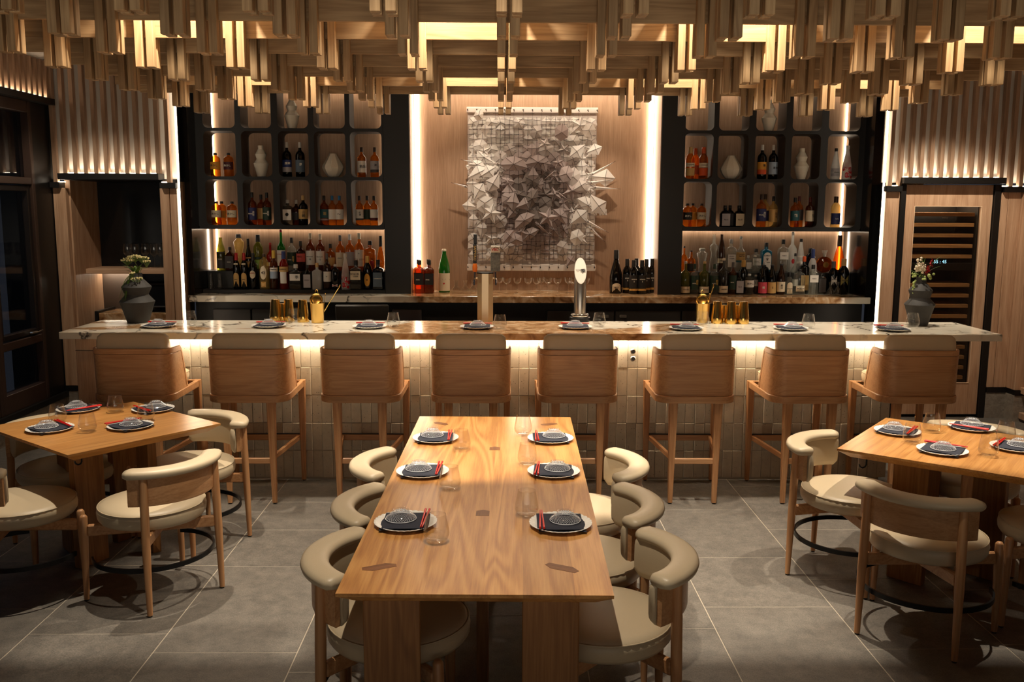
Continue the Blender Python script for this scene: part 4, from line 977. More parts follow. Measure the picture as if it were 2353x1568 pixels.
ZR = [kz(1.809), kz(2.292), kz(2.768)]
ZR = [1.8095, 2.2925, 2.7685]
GU, GM = 'bottles in the middle row of cubbies', 'bottles in the lower row of cubbies'
YC = 9.47
def shelf(row, lst, side):
    for it in lst:
        px, hp, wp, sh, gl, cap, labs, desc = it[:8]; dy = it[8] if len(it) > 8 else 0
        bottle(px, YC+dy, ZR[row], hp, wp, sh, gl, cap, labs, None, desc+', %s row of cubbies, %s cabinet' % (('lower', 'middle', 'upper')[row], side), (GM, GU, 'bottles in the upper row of cubbies')[row])
B = 'band'
shelf(1, [
 (496.5, 52, 22, 'round', 'amber', 'black', [('dyellow', .30, .62, .9, B, [tx('あかし', .5)])], 'amber flask bottle with yellow label'),
 (527, 52, 22, 'round', 'amber', 'black', [('dmaroon', .30, .62, .9, B, [tx('あかし', .5, 'l')])], 'amber flask bottle with maroon label'),
 (661, 76, 20.5, 'whisky', 'dark', 'silver', [('navy', .28, .49, 1, B, [tx('厚岸', .62, 'l', .3)]), ('palegrey', .14, .28, 1)], 'dark bottle with navy and grey label'),
 (691, 76, 20.5, 'whisky', 'dark', 'silver', [('slate', .14, .49, 1, B, [tx('厚', .6, 'l', .3, .3)])], 'dark bottle with slate blue label'),
 (832, 66, 19.5, 'whisky', 'amber', 'brown', [('white', .16, .54, .95, B, [tx('駒岳', .7, 'd', .32)])], 'amber bottle with white label and brown cap'),
 (861.6, 66, 19.5, 'whisky', 'amber', 'brown', [('palegrey', .26, .54, .95, B, [tx('津', .6, 'd', .3)]), ('dgrey', .16, .26, .95)], 'amber bottle with pale grey label and brown cap')], 'window side')
shelf(0, [
 (499, 52, 22, 'round', 'amber', 'black', [('cream', .32, .62, .9, B, [tx('あかし', .5)])], 'first amber flask bottle with cream label'),
 (511.5, 52, 20, 'round', 'amber', 'black', [('dyellow', .3, .6, .8)], 'amber flask bottle half hidden behind two others', .09),
 (535, 52, 22, 'round', 'amber', 'black', [('cream', .32, .62, .9, B, [tx('あかし', .5)])], 'second amber flask bottle with cream label'),
 (581.5, 72.5, 19.5, 'whisky', 'dkamber', 'black', [('indigo', .16, .53, 1, B, [tx('IWAI', .42, 'l', -.25), tx('岩\n井', .62, 'l', .4)])], 'dark amber bottle with navy label'),
 (602, 67, 19, 'whisky', 'dkamber', 'black', [('sand', .2, .55, .9)], 'amber bottle with sand label behind a green label', .08),
 (615, 72, 19.5, 'whisky', 'dkamber', 'black', [('dgreen', .16, .55, 1, B, [tx('IWAI', .42, 'l', -.25), tx('岩\n井', .62, 'l', .4)])], 'red amber bottle with dark green label'),
 (662.5, 56.5, 20, 'tallsq', 'smoke', 'silver', [('white', .20, .62, 1, B, [tx('●', 1.0, 'd'), tx('響', .5, 'l')])], 'square bottle with white label and round seal'),
 (682, 56, 18, 'whisky', 'brown', 'silver', [('dgrey', .2, .5, .9)], 'brown bottle with dark label behind others', .07),
 (698, 66, 20.5, 'whisky', 'dark', 'tan', [('sand', .21, .54, 1, B, [tx('山\n崎', .75, 'd', .25)])], 'dark bottle with cream label and tan cap'),
 (746, 66, 19, 'whisky', 'dkamber', 'black', [('teal', .24, .54, 1, B, [tx('岩', .8, 'g', .3)]), ('palegrey', .17, .22, 1)], 'dark bottle with teal label'),
 (764.5, 66, 18.5, 'whisky', 'amber', 'blue', [('white', .2, .54, 1)], 'amber bottle with blue cap, second in its cubby'),
 (781, 66, 18.5, 'whisky', 'amber', 'blue', [('white', .2, .54, 1, B, [tx('〜', .9, 'd')])], 'amber bottle with blue cap, last in its cubby'),
 (827, 66, 18, 'whisky', 'amber', 'black', [('white', .24, .54, 1, B, [tx('幻\n津', .55, 'd', .2)]), ('dgrey', .18, .24, 1)], 'golden bottle with white label and black cap'),
 (844.5, 66, 17, 'whisky', 'amber', 'black', [('dgreen', .2, .54, .9)], 'golden bottle with green label behind others', .05),
 (860, 66, 18, 'whisky', 'amber', 'black', [('white', .26, .54, 1), ('maroon', .17, .26, 1)], 'golden bottle with white and maroon label')], 'window side')
shelf(1, [
 (1584.7, 70, 20.5, 'wine', 'amber', 'tan', [('cream', .38, .50, 1, B, [tx('STANDARD', .26, 'd')]), ('sand', .10, .34, 1)], 'amber bottle with cream labels and tan foil'),
 (1596.5, 68, 18, 'wine', 'orange', 'orange', [('orange', .15, .45, 1)], 'orange bottle half hidden behind the tan foil one', .10),
 (1615, 70, 20.5, 'wine', 'amber', 'orange', [('cream', .36, .50, 1, B, [tx('STANDARD', .26, 'd')]), ('orange', .10, .34, 1)], 'amber bottle with red label and orange foil'),
 (1749, 76, 20.5, 'whisky', 'dark', 'silver', [('dyellow', .28, .50, 1, B, [tx('厚', .6, 'd', .3)]), ('orange', .14, .28, 1)], 'dark bottle with orange label'),
 (1774.7, 76, 20.5, 'whisky', 'dark', 'silver', [('lblue', .14, .50, 1, B, [tx('厚岸', .55, 'd', .3)])], 'dark bottle with pale blue label'),
 (1918, 69, 20.5, 'cone', 'frost', 'dgrey' if False else 'black', [('palegrey', .1, .36, 1, B, [tx('NANKAI', .3, 'd')])], 'frosted conical bottle with grey label'),
 (1944.5, 75, 21.5, 'cone', 'white', 'white', [], 'white conical bottle with red koi patches')], 'fridge side')
shelf(0, [
 (1578.7, 52, 20.5, 'round', 'amber', 'black', [('black', .30, .62, .95, B, [tx('あかし', .5, 'l')])], 'amber flask bottle with black label'),
 (1590.6, 52, 19, 'round', 'amber', 'black', [('dyellow', .3, .62, .8)], 'amber flask bottle half hidden by the black label', .09),
 (1611, 52, 20.5, 'round', 'amber', 'black', [('cream', .32, .62, .95, B, [tx('あかし', .5)])], 'amber flask bottle with cream label'),
 (1665, 48, 23, 'squat', 'dark', 'black', [('palegrey', .06, .62, .85, B, [tx('No 6', .4, 'd')])], 'black square bottle with pale grey label'),
 (1676, 48, 20, 'squat', 'dark', 'black', [('dgrey', .06, .62, .85)], 'black square bottle with dark grey label', .09),
 (1697, 48, 23, 'squat', 'dark', 'black', [('cream', .06, .62, .85, B, [tx('No 8', .4, 'd')])], 'black square bottle with cream grey label'),
 (1747.5, 73, 22.5, 'whisky', 'amber', 'brown', [('indigo', .18, .56, 1, B, [tx('IWAI', .42, 'l', -.25), tx('岩\n井', .62, 'l', .4)])], 'amber bottle with navy label'),
 (1756, 73, 19, 'whisky', 'gold', 'brown', [('indigo', .18, .5, .8)], 'pale gold bottle behind the navy label', .10),
 (1775, 69, 19.5, 'whisky', 'gold', 'black', [('sand', .17, .58, 1, B, [tx('岩\n井', .7, 'd', .35)])], 'gold bottle with sand label'),
 (1824.5, 66, 20, 'whisky', 'amber', 'black', [('teal', .22, .56, 1, B, [tx('鶴', .8, 'l')])], 'amber bottle with teal picture label'),
 (1834, 69, 19, 'whisky', 'amber', 'maroon', [('dgrey', .22, .56, .9)], 'amber bottle with maroon cap behind the teal label', .09),
 (1859, 67, 19.5, 'whisky', 'dkamber', 'maroon', [('cream', .2, .56, 1, B, [tx('岩', .8, 'd', .35)])], 'amber bottle with maroon cap and cream label'),
 (1918, 69, 21.5, 'wine', 'gold', 'brown', [('indigo', .10, .46, .95, B, [tx('Ichi', .5, 'l')])], 'gold bottle with blue label standing alone')], 'fridge side')

# lower bays: a raised step behind, the floor in front
def bay(lst, Y, zb, who, grp):
    for it in lst:
        px, top, w_, sh, gl, cap, labs, desc = it[:8]; dy = it[8] if len(it) > 8 else 0; base = it[9] if len(it) > 9 else None
        pb = base or (480 if False else None)
        pxb = atYpix(px, Y+dy, zb)
        bottle(px, Y+dy, zb, max(20, pxb-top), w_, sh, gl, cap, labs, None, desc+', '+who, grp)
def atYpix(px, Y, z):
    p = Vector((atY(px, 600, Y).x, Y, z))-CAMP; d = p.dot(FWD)
    return PH/2-FPX*p.dot(UPV)/d
sc5 = 5.348
def c5(x, y, w_): return 460+x/sc5, 410+y/sc5, w_/sc5
def L5(x, y, w_, *r): a = c5(x, y, w_); return (a[0], a[1], a[2], *r)
WB = 'upper step, window side cabinet'; WF_ = 'lower step, window side cabinet'
bay([L5(265, 728, 105, 'sake', 'olive', None, [('dgrey', .06, .56, 1, B, [tx('YUZU', .34, 'l', 0, .2)])], 'olive sake bottle with dark label'),
 L5(375, 848, 110, 'squat', 'brown', 'brown', [('dgrey', .1, .62, .95, B, [tx('ROKU', .3, 'l')])], 'squat brown bottle with charcoal label'),
 L5(487, 697, 125, 'flare', 'gold', 'grey', [], 'tall flared golden liqueur bottle'),
 L5(600, 750, 85, 'champ', 'dark', 'black', [('sand', .1, .42, 1)], 'dark green bottle with tan label'),
 L5(722, 703, 115, 'wine', 'olive', 'black', [('dgreen', .32, .38, .9), ('lgreen', .06, .30, .8, B, [tx('A', .7, 'l', -.1)])], 'olive bottle with bright green label'),
 L5(870, 797, 95, 'long', 'red', 'red', [('cream', .16, .30, 1)], 'red liqueur bottle with cream label'),
 L5(1005, 640, 100, 'long', 'green', 'red', [('white', .12, .50, 1, B, [tx('LUXARDO', .34, 'r', 0, .9)])], 'tall green bottle with white label and red foil'),
 L5(1133, 737, 110, 'whisky', 'clear', 'black', [('dgreen', .16, .56, 1, B, [tx('IWAI', .36, 'l', -.3, -.2), tx('岩\n井', .65, 'g', .4)])], 'clear bottle with dark green label'),
 L5(1243, 777, 108, 'whisky', 'brown', 'black', [('coral', .30, .58, 1, B, [tx('NIKKA', .34, 'd', -.1, .2)])], 'brown bottle with coral label'),
 L5(1362, 685, 108, 'whisky', 'dkamber', 'cream', [('white', .16, .54, .9, B, [tx('MACALLAN', .26, 'd', 0, .25), tx('18', .5, 'd', 0, -.35)])], 'red amber bottle with white label reading eighteen'),
 L5(1484, 693, 108, 'whisky', 'dkamber', 'cream', [('white', .16, .54, .9, B, [tx('MACALLAN', .26, 'd', 0, .25), tx('12', .5, 'd', 0, -.35)])], 'red amber bottle with white label reading twelve'),
 L5(1607, 812, 110, 'whisky', 'amber', 'black', [('sand', .2, .5, .9)], 'short amber bottle with sand label'),
 L5(1727, 708, 108, 'whisky', 'amber', 'grey', [('cream', .12, .52, .95, B, [tx('OBAN', .34, 'd', 0, .3)])], 'amber bottle with cream label and grey cap'),
 L5(1845, 697, 108, 'whisky', 'amber', 'white', [('palegrey', .14, .52, .95)], 'amber bottle with pale label and white cap'),
 L5(1960, 683, 115, 'whisky', 'amber', 'cream', [('white', .12, .56, .95, B, [tx('♛', .4, 'd', 0, .9)]), ('maroon', .28, .33, 1)], 'amber bottle with white label and dark stripe'),
 L5(2093, 775, 130, 'tallsq', 'amber', 'black', [('red', .08, .34, .9)], 'rectangular amber bottle with red label'),
 L5(2222, 717, 90, 'drop', 'amber', 'black', [], 'amber teardrop bottle against the pilaster')], 9.64, 1.335, WB, 'bottles on the raised steps')
bay([L5(457, 925, 88, 'wine', 'dark', 'red', [('cream', .62+.06, .72, .5), ('sand', .06, .46, 1, 'arch', [tx('FERNET', .26, 'd', 0, .1)])], 'first black bottle with arched cream label'),
 L5(552, 925, 88, 'wine', 'dark', 'red', [('cream', .62+.06, .72, .5), ('sand', .06, .46, 1, 'arch', [tx('FERNET', .26, 'd', 0, .1)])], 'second black bottle with arched cream label'),
 L5(660, 925, 92, 'wine', 'dark', 'black', [('cream', .30, .52, 1, 'oval', [tx('BAILEYS', .36, 'r', 0, .35)])], 'black cream liqueur bottle with oval label'),
 L5(795, 935, 118, 'round', 'gold', 'brown', [('cream', .28, .66, .85, 'oval', [tx('43', .8, 'd')]), ('sand', .06, .22, .6, 'flat')], 'round gold liqueur bottle reading 43'),
 L5(915, 893, 95, 'wine', 'dkamber', 'yellow', [('white', .46, .56, 1, B, [tx('CAMPARI', .40, 'd')]), ('lblue', .28, .46, .9)], 'dark red bitter bottle with yellow cap'),
 L5(1037, 905, 108, 'wine', 'red', 'navy', [('sand', .46, .60, 1, B, [tx('APEROL', .42, 'd')]), ('white', .16, .46, .55)], 'red aperitif bottle with navy cap'),
 L5(1183, 1060, 145, 'square', 'smoke', 'silver', [('white', .36, .62, .9, 'flat', [tx('季', .62, 'd', .33)])], 'clear square gin bottle with white kanji label'),
 L5(1325, 1070, 100, 'squat', 'dark', 'black', [('palegrey', .08, .62, .9, 'flat', [tx('ROKU', .4, 'd', 0, .2)])], 'dark square bottle with lilac grey label'),
 L5(1442, 1045, 112, 'square', 'frost', 'wood', [], 'frosted square bottle with wooden stopper'),
 L5(1567, 930, 95, 'whisky', 'brown', 'grey', [('white', .22, .50, .95, B, [tx('W', .4, 'd')])], 'dark whiskey bottle with torn white label'),
 L5(1665, 1060, 104, 'round', 'dark', 'clear', [('white', .10, .22, .8, 'flat', [tx('ORIGINAL', .3, 'r')])], 'round dark bottle with dripping white wax'),
 L5(1790, 930, 108, 'cone', 'white', 'white', [], 'white conical bottle with red koi patches on the front step'),
 L5(1920, 1010, 138, 'square', 'smoke', 'black', [('cream', .34, .64, .92, 'flat', [tx('KNOB', .52, 'd', -.1, .24), tx('CREEK', .3, 'd', .1, -.18)])], 'square bourbon bottle with cream label'),
 L5(2060, 960, 105, 'wine', 'dark', 'gold', [('dyellow', .10, .48, .9, 'oval', [tx('M', .5, 'd')])], 'black bottle with gold oval label'),
 L5(2190, 1005, 128, 'square', 'navy', 'black', [('slate', .1, .58, .9, 'flat', [tx('CASAMIGOS', .26, 'l', 0, .2)])], 'navy square bottle with slate label')], 9.45, 1.157, WF_, 'bottles on the front steps')
sr = 5.229
def R5(x, y, w_, *r): return (1550+x/sr, 410+y/sr, w_/sr, *r)
FB = 'upper step, fridge side cabinet'; FM = 'middle row, fridge side cabinet'; FF = 'front row, fridge side cabinet'
bay([R5(108, 820, 80, 'long', 'amber', 'grey', [], 'amber bottle by the pilaster'),
 R5(195, 870, 105, 'long', 'amber', 'brown', [('dgrey', .05, .4, 1)], 'amber bottle with round wooden stopper'),
 R5(325, 843, 135, 'flare', 'clear', 'silver', [], 'clear bottle with silver ball stopper'),
 R5(462, 672, 108, 'hour', 'clear', None, [], 'tall clear hourglass bottle'),
 R5(553, 672, 92, 'sake', 'clay', None, [('cream', .24, .36, .9, B, [tx('NIZA', .4, 'd')])], 'tall brown bottle with small white label'),
 R5(668, 735, 112, 'tallsq', 'clear', 'clear', [('white', .16, .54, .85, 'flat', [tx('FOXY', .4, 'd', 0, .9), tx('TIGER', .4, 'd', 0, .45)])], 'clear bottle with white label and glass stopper'),
 R5(785, 705, 110, 'long', 'clear', 'clear', [('sand', .34, .56, 1, B, [tx('OSVICA', .3, 'd', 0, .4), tx('SMITH', .42, 'd', 0, 0)]), ('teal', .28, .33, .9)], 'clear bottle with yellow and teal label'),
 R5(880, 930, 80, 'tallsq', 'clear', 'clear', [('white', .2, .6, .8, 'flat')], 'short clear bottle with white label'),
 R5(970, 850, 110, 'tallsq', 'clear', 'black', [('white', .3, .6, .95, 'flat', [tx('あかし', .4, 'd')])], 'clear square bottle with black cap'),
 R5(1090, 777, 122, 'tallsq', 'blue', 'black', [('white', .10, .68, .8, 'arch', [tx('BOMBAY', .34, 'd', 0, 1.0), tx('♕', .7, 'd', 0, .3), tx('SAPPHIRE', .26, 'd', 0, -.3)])], 'turquoise gin bottle with arched label'),
 R5(1292, 740, 112, 'tallsq', 'clear', 'black', [('white', .40, .62, .95, 'flat', [tx('HAKU', .34, 'd')])], 'clear bottle with tall dark cap'),
 R5(1402, 650, 110, 'long', 'frost', 'silver', [('red', .22, .34, .45, 'oval')], 'tall frosted vodka bottle with red spot'),
 R5(1505, 730, 102, 'cone', 'frost', 'black', [('white', .26, .5, 1)], 'frosted conical bottle with white band'),
 R5(1625, 843, 116, 'wine', 'navy', 'black', [], 'dark navy round shouldered bottle'),
 R5(1965, 690, 132, 'drop', 'orange', 'brown', [('brown', .0, .08, 1)], 'orange cognac bottle with dark stopper')], 9.64, 1.335, FB, 'bottles on the raised steps')
bay([R5(1640, 855, 100, 'wine', 'frost', 'navy', [], 'frosted bottle with blue foil'),
 R5(1430, 905, 90, 'long', 'clear', 'black', [('white', .2, .36, .7)], 'slim clear bottle with black cap'),
 R5(1540, 940, 110, 'tallsq', 'dark', 'orange', [('sand', .1, .5, .9, 'flat')], 'dark bottle with orange cap'),
 R5(815, 985, 110, 'wine', 'dark', 'gold', [('palegrey', .2, .4, .9)], 'black bottle with gold cap'),
 R5(1068, 1010, 110, 'round', 'dark', 'clear', [('dgreen', .1, .5, .9)], 'dark round bottle in shadow'),
 R5(950, 930, 100, 'hour', 'clear', 'silver', [], 'clear cut glass bottle')], 9.52, 1.12, FM, 'bottles on the front steps')
bay([R5(125, 1000, 112, 'teq', 'olive', 'clear', [('cream', .05, .24, 1, B, [tx('CINCORO', .28, 'd')])], 'first tall olive glass tequila bottle with low cream label'),
 R5(235, 1030, 102, 'whisky', 'clear', 'dgreen', [('dgreen', .16, .62, 1, B, [tx('IWAI', .36, 'l', -.3, -.2), tx('岩\n井', .65, 'g', .4)])], 'first clear bottle with green label'),
 R5(350, 1000, 116, 'teq', 'olive', 'tan', [('cream', .05, .24, 1, B, [tx('CINCORO', .28, 'd')])], 'second tall olive glass tequila bottle with low cream label'),
 R5(470, 1030, 106, 'whisky', 'clear', 'dgreen', [('dgreen', .16, .62, 1, B, [tx('IWAI', .36, 'l', -.3, -.2), tx('岩\n井', .65, 'g', .4)])], 'second clear bottle with green label'),
 R5(580, 960, 112, 'teq', 'smoke', 'cream', [('cream', .05, .24, 1, B, [tx('CINCORO', .28, 'd')])], 'smoky tequila bottle with low cream label'),
 R5(690, 1010, 102, 'whisky', 'dkamber', 'grey', [('dgreen', .16, .6, 1, B, [tx('IWAI', .36, 'l', -.3)])], 'amber bottle with green label'),
 R5(770, 1130, 100, 'squat', 'dark', 'black', [('palegrey', .08, .62, .9, 'flat', [tx('No 5', .4, 'd')])], 'dark square bottle with silver label'),
 R5(890, 1150, 112, 'round', 'smoke', 'clear', [('white', .36, .70, .95, B, [tx('あかし', .5)])], 'clear flask bottle with white script label'),
 R5(968, 1160, 90, 'round', 'smoke', 'clear', [('white', .42, .74, .9, B, [tx('あか', .5)])], 'clear flask bottle half behind another', .07),
 R5(1050, 1040, 104, 'sake', 'dark', 'black', [('pink', .05, .42, 1, B, [tx('福', .6, 'l')])], 'dark sake bottle with pink label'),
 R5(1160, 1040, 104, 'sake', 'dark', 'black', [('sand', .05, .42, 1, B, [tx('S', .6, 'd')])], 'dark sake bottle with tan label'),
 R5(1270, 1030, 100, 'sake', 'brown', 'black', [('cream', .10, .42, 1, B, [tx('梅\n酒', .55, 'd')])], 'brown sake bottle with cream kanji label'),
 R5(1370, 1130, 95, 'wine', 'clear', 'black', [('cream', .05, .56, .9, 'arch', [tx('DEL MAGUEY', .24, 'd', 0, -.2)])], 'clear bottle with arched cream label'),
 R5(1490, 1090, 140, 'round', 'clear', 'black', [('cream', .13, .36, 1, 'flat', [tx('MR BLACK', .26, 'd')])], 'wide clear bottle with cream banner'),
 R5(1650, 1040, 112, 'tallsq', 'clear', 'black', [('white', .42, .66, .95, 'flat', [tx('HAKU', .34, 'd')])], 'clear bottle with white label and black cap'),
 R5(1755, 1120, 98, 'tallsq', 'smoke', None, [('dgrey', .1, .7, .9, 'flat')], 'grey embossed bottle', .05),
 R5(1893, 1000, 108, 'wine', 'dark', 'grey', [('white', .28, .56, .8, 'flat', [tx('BRANDY', .3, 'd', 0, .3)])], 'black bottle with small white label', .05),
 R5(2015, 970, 130, 'wine', 'dark', 'wood', [('olive', .26, .54, .9, 'flat', [tx('Hennessy', .34, 'd')])], 'black cognac bottle with olive label', .05)], 9.43, 1.12, FF, 'bottles on the front steps')
# koi patches on the white bottles: red paint following the cone
for b in [o for o in list(COL.objects) if 'red koi patches' in str(o.get('label'))]:
    g = [c for c in b.children if c.name.startswith('glass_body')][0]; co_ = [v_.co for v_ in g.data.vertices]; h = max(c.z for c in co_); R = max(math.hypot(c.x, c.y) for c in co_); pr = SH['cone']; m = MB(); rr = random.Random(2)
    for (zc, ac, sz) in ((.14, -.2, .55), (.30, .35, .6), (.45, -.35, .5), (.58, .2, .42), (.72, -.1, .3), (.22, 1.0, .4), (.36, -1.0, .5), (.08, .7, .35)):
        V = []; n = 14
        for i in range(n):
            a_ = 2*PI*i/n; q = sz*(.75+.45*rr.random()); zz = min(.9, max(.03, zc+q*math.sin(a_)*R/h*1.1)); th = ac+q*math.cos(a_)/max(.35, radius_at(pr, zz)); rd = R*radius_at(pr, zz)+.0008
            V.append((math.sin(th)*rd, -math.cos(th)*rd, h*zz))
        rd = R*radius_at(pr, zc)+.0011; V.append((math.sin(ac)*rd, -math.cos(ac)*rd, h*zc)); m.add(V, [(i, (i+1) % n, n) for i in range(n)])
    m.build('red_patch', plain((190, 22, 30), .35, name='red_enamel'), b, smooth=True)['kind'] = 'stuff'
# round cognac decanter
t = thing('bottle', 'round fluted cognac decanter with gold seal, upper step, fridge side cabinet', 'bottle', (xat(1893.7, 600, 9.64), 9.64, 1.335), 0, 'bottles on the raised steps')
m = MB(); Rr = .083
V = []; F = []; n = 32
for i in range(n):
    a = 2*PI*i/n; k_ = 1+.03*(i % 2)
    for (q, y) in ((.35, -.036), (.78, -.032), (1.0*k_, -.012), (1.0*k_, .012), (.78, .032), (.35, .036)): V.append((Rr*q*math.cos(a), y, .082+Rr*q*math.sin(a)))
for i in range(n):
    for j in range(5): a, b = i*6+j, ((i+1) % n)*6+j; F.append([a, b, b+1, a+1])
F.append([i*6 for i in range(n)]); F.append([i*6+5 for i in range(n)][::-1]); m.add(V, F); m.build('glass_body', bglass('dkamber'), t)
MB().lathe([(.024, .158), (.016, .168), (.016, .195), (.028, .222), (.026, .232), (.0, .233)], 20, cap1=False).build('neck', bglass('clear'), t, smooth=True)
o = MB().lathe([(0, 0), (.03, 0), (.028, .004), (0, .004)], 24, cap0=False, cap1=False).build('seal', plain((150, 112, 50), .4, .6, name='gold_seal'), t, loc=(.008, -.036, .082)); o.rotation_euler = (PI/2, 0, 0)
# centre of the back counter
CW = 'by the artwork on the back counter'
for i, (px, Y, hp) in enumerate(((964.6, 9.45, 75), (986.8, 9.45, 75), (962, 9.58, 74), (985, 9.58, 74))):
    bottle(px, Y, 1.12, hp, 22, 'square' if False else 'tallsq', 'dkamber', 'black', [('dgreen' if False else 'black', .26, .60, .95, 'flat', [tx('IWAI', .34, 'l', -.3, -.1), tx('岩\n井', .65, 'g', .42)])], None,
           ('square amber whisky bottle, front one beside the pilaster', 'square amber whisky bottle, front one beside the green sake', 'square amber whisky bottle, rear one beside the pilaster', 'square amber whisky bottle, rear one beside the green sake')[i]+' '+'on the back counter', 'square amber bottles on the back counter')
bottle(1021, 9.56, 1.12, 98, 26, 'sake', 'green', 'cream', [('cream', .04, .45, 1.0, B, [tx('◜◝  ◜◝', .5, 'd', 0, .35), tx('♥', .28, 'r', 0, -.28)])], None, 'green sake bottle with a pale smiling face label '+CW, 'sake bottles')
bottle(1414.6, 9.52, 1.12, 98, 29, 'champ', 'dark', 'black', [('cream', .04, .24, .85, 'arch', [tx('BRUT', .3, 'd')])], None, 'large black champagne bottle with shield label '+CW, 'dark bottles on the back counter')
for i, (px, Y, wd) in enumerate(((1440, 9.56, 'rear black wine bottle beside the champagne'), (1455, 9.44, 'front black wine bottle nearer the champagne'), (1461, 9.62, 'rearmost black wine bottle in the middle'), (1474, 9.44, 'front black wine bottle nearer the pilaster'), (1484, 9.56, 'rear black wine bottle in front of the light strip'), (1497, 9.60, 'rear black wine bottle against the pilaster'))):
    bottle(px, Y, 1.12, 77, 21, 'wine', 'dark', 'black', [('black', .18, .56, .95, B, [tx('RÉSERVE', .3, 'l', 0, .5), tx('B', .4, 'l', 0, 0)]), ('gold', .10, .16, .9)], None, wd+' on the back counter', 'dark bottles on the back counter')

# ------------------------------------------------------------------ glassware
GL = thin_glass('stem_glass', (.95, .95, .94), 1, .01)
CPE = MB().lathe([(0, .001), (.036, .001), (.036, .003), (.012, .008), (.0045, .016), (.004, .085), (.010, .095), (.030, .108), (.041, .130), (.0445, .160), (.0435, .160), (.040, .131), (.029, .110), (0, .099)], 28, cap0=False, cap1=False).mesh('coupe_glass', GL, True, 60)
for i, (px, Y) in enumerate(((1147, 9.52), (1164.6, 9.44), (1188.6, 9.46), (1213.6, 9.46), (1233, 9.44), (1242, 9.54), (1259.3, 9.46), (1280.7, 9.46), (1305.7, 9.54), (1316.4, 9.46), (1335, 9.52), (1345, 9.46))):
    tag(obj('coupe_glass', CPE, None, (xat(px, 670, Y), Y, 1.12)), 'clear stemmed coupe glass on the back counter, %s in the row from the beer tower' % (ORD+['ninth', 'tenth', 'eleventh', 'twelfth'])[i], 'glass', 'coupe glasses in a row')
DEC = MB().lathe([(0, 0), (.042, .002), (.048, .02), (.044, .045), (.026, .068), (.016, .085), (.015, .10), (.026, .135), (.0245, .135), (.0135, .10), (.0145, .085), (.024, .067), (.042, .044), (.0455, .02), (0, .006)], 28, cap0=False, cap1=False).mesh('sake_carafe', GL, True, 60)
for i, (px, Y) in enumerate(((1048.6, 9.45), (1069, 9.45), (1088, 9.47))): tag(obj('sake_carafe', DEC, None, (xat(px, 670, Y), Y, 1.12)), 'round bellied glass carafe between the green sake and the beer tower, %s from the sake' % ORD[i], 'carafe', 'glass carafes')
for i, (px, Y) in enumerate(((1907.6, 9.30), (1923.9, 9.30))):
    o = tag(obj('sake_carafe', DEC, None, (xat(px, 676, Y), Y, 1.12)), ('small glass carafe in front of the black bottle with a white label', 'small glass carafe in front of the black cognac bottle')[i], 'carafe', 'glass carafes'); o.scale = (.8, .8, 1.05)
for i, (px, Y) in enumerate(((485, 9.45), (505, 9.45))):
    o = tag(obj('glass_carafe', MB().lathe([(.034, 0), (.036, .003), (.020, .16), (.019, .162), (.034, .006), (0, .006)], 24, cap1=False).mesh('glass_carafe', GL, True, 60), None, (xat(px, 655, Y), Y, 1.157)), ('tapered glass carafe in the dark corner of the lower shelf', 'tapered glass carafe beside the red capped black bottles')[i], 'carafe', 'tapered carafes')
WG = MB().lathe([(0, .001), (.038, .001), (.038, .003), (.010, .008), (.0042, .016), (.004, .10), (.012, .112), (.036, .135), (.042, .16), (.034, .235), (.033, .235), (.041, .16), (.035, .137), (0, .115)], 28, cap0=False, cap1=False).mesh('wine_glass', GL, True, 60)
for i, (px, Y) in enumerate(((294, 9.1), (311, 9.06), (335, 9.1), (355, 9.06), (369, 9.1))): tag(obj('wine_glass', WG, None, (xat(px, 600, Y), Y, 1.395)), 'tall wine glass on the alcove shelf, %s from the dark edge' % ORD[i], 'glass', 'wine glasses on the alcove shelf')

# ------------------------------------------------------------------ bar tools
TIN = MB().lathe([(.0445, 0), (.0455, .004), (.0455, .045), (.0450, .047), (.033, .166), (.031, .171), (0, .172)], 28, cap1=False).mesh('shaker_tin', BRASS, True, 40)
for i, (px, py, Z, lb) in enumerate(((634, 739, 0, 'front gold shaker tin farthest from its strainer jar, window end of the bar'), (664, 738, 0, 'front gold shaker tin in the middle of the window end trio'), (697, 740, 0, 'front gold shaker tin next to the strainer jar, window end'), (649, 738, 0, 'gold shaker tin standing behind the window end trio'),
        (1647, 743, 0, 'gold shaker tin next to the strainer jar, fridge end of the bar'), (1679, 744, 0, 'gold shaker tin in the middle of the fridge end trio'), (1707, 744, 0, 'gold shaker tin farthest from the strainer jar, fridge end'), (1663, 741, 0, 'gold shaker tin behind, between first and second of the fridge end trio'), (1693, 741, 0, 'gold shaker tin behind, between second and third of the fridge end trio'))):
    p = atZ(px, py, 1.12); o = tag(obj('shaker_tin', TIN, None, (p.x, p.y, 1.12)), lb, 'shaker', 'gold shaker tins on the bar')
    if 'behind' in lb: o.scale = (.8, .8, .8)
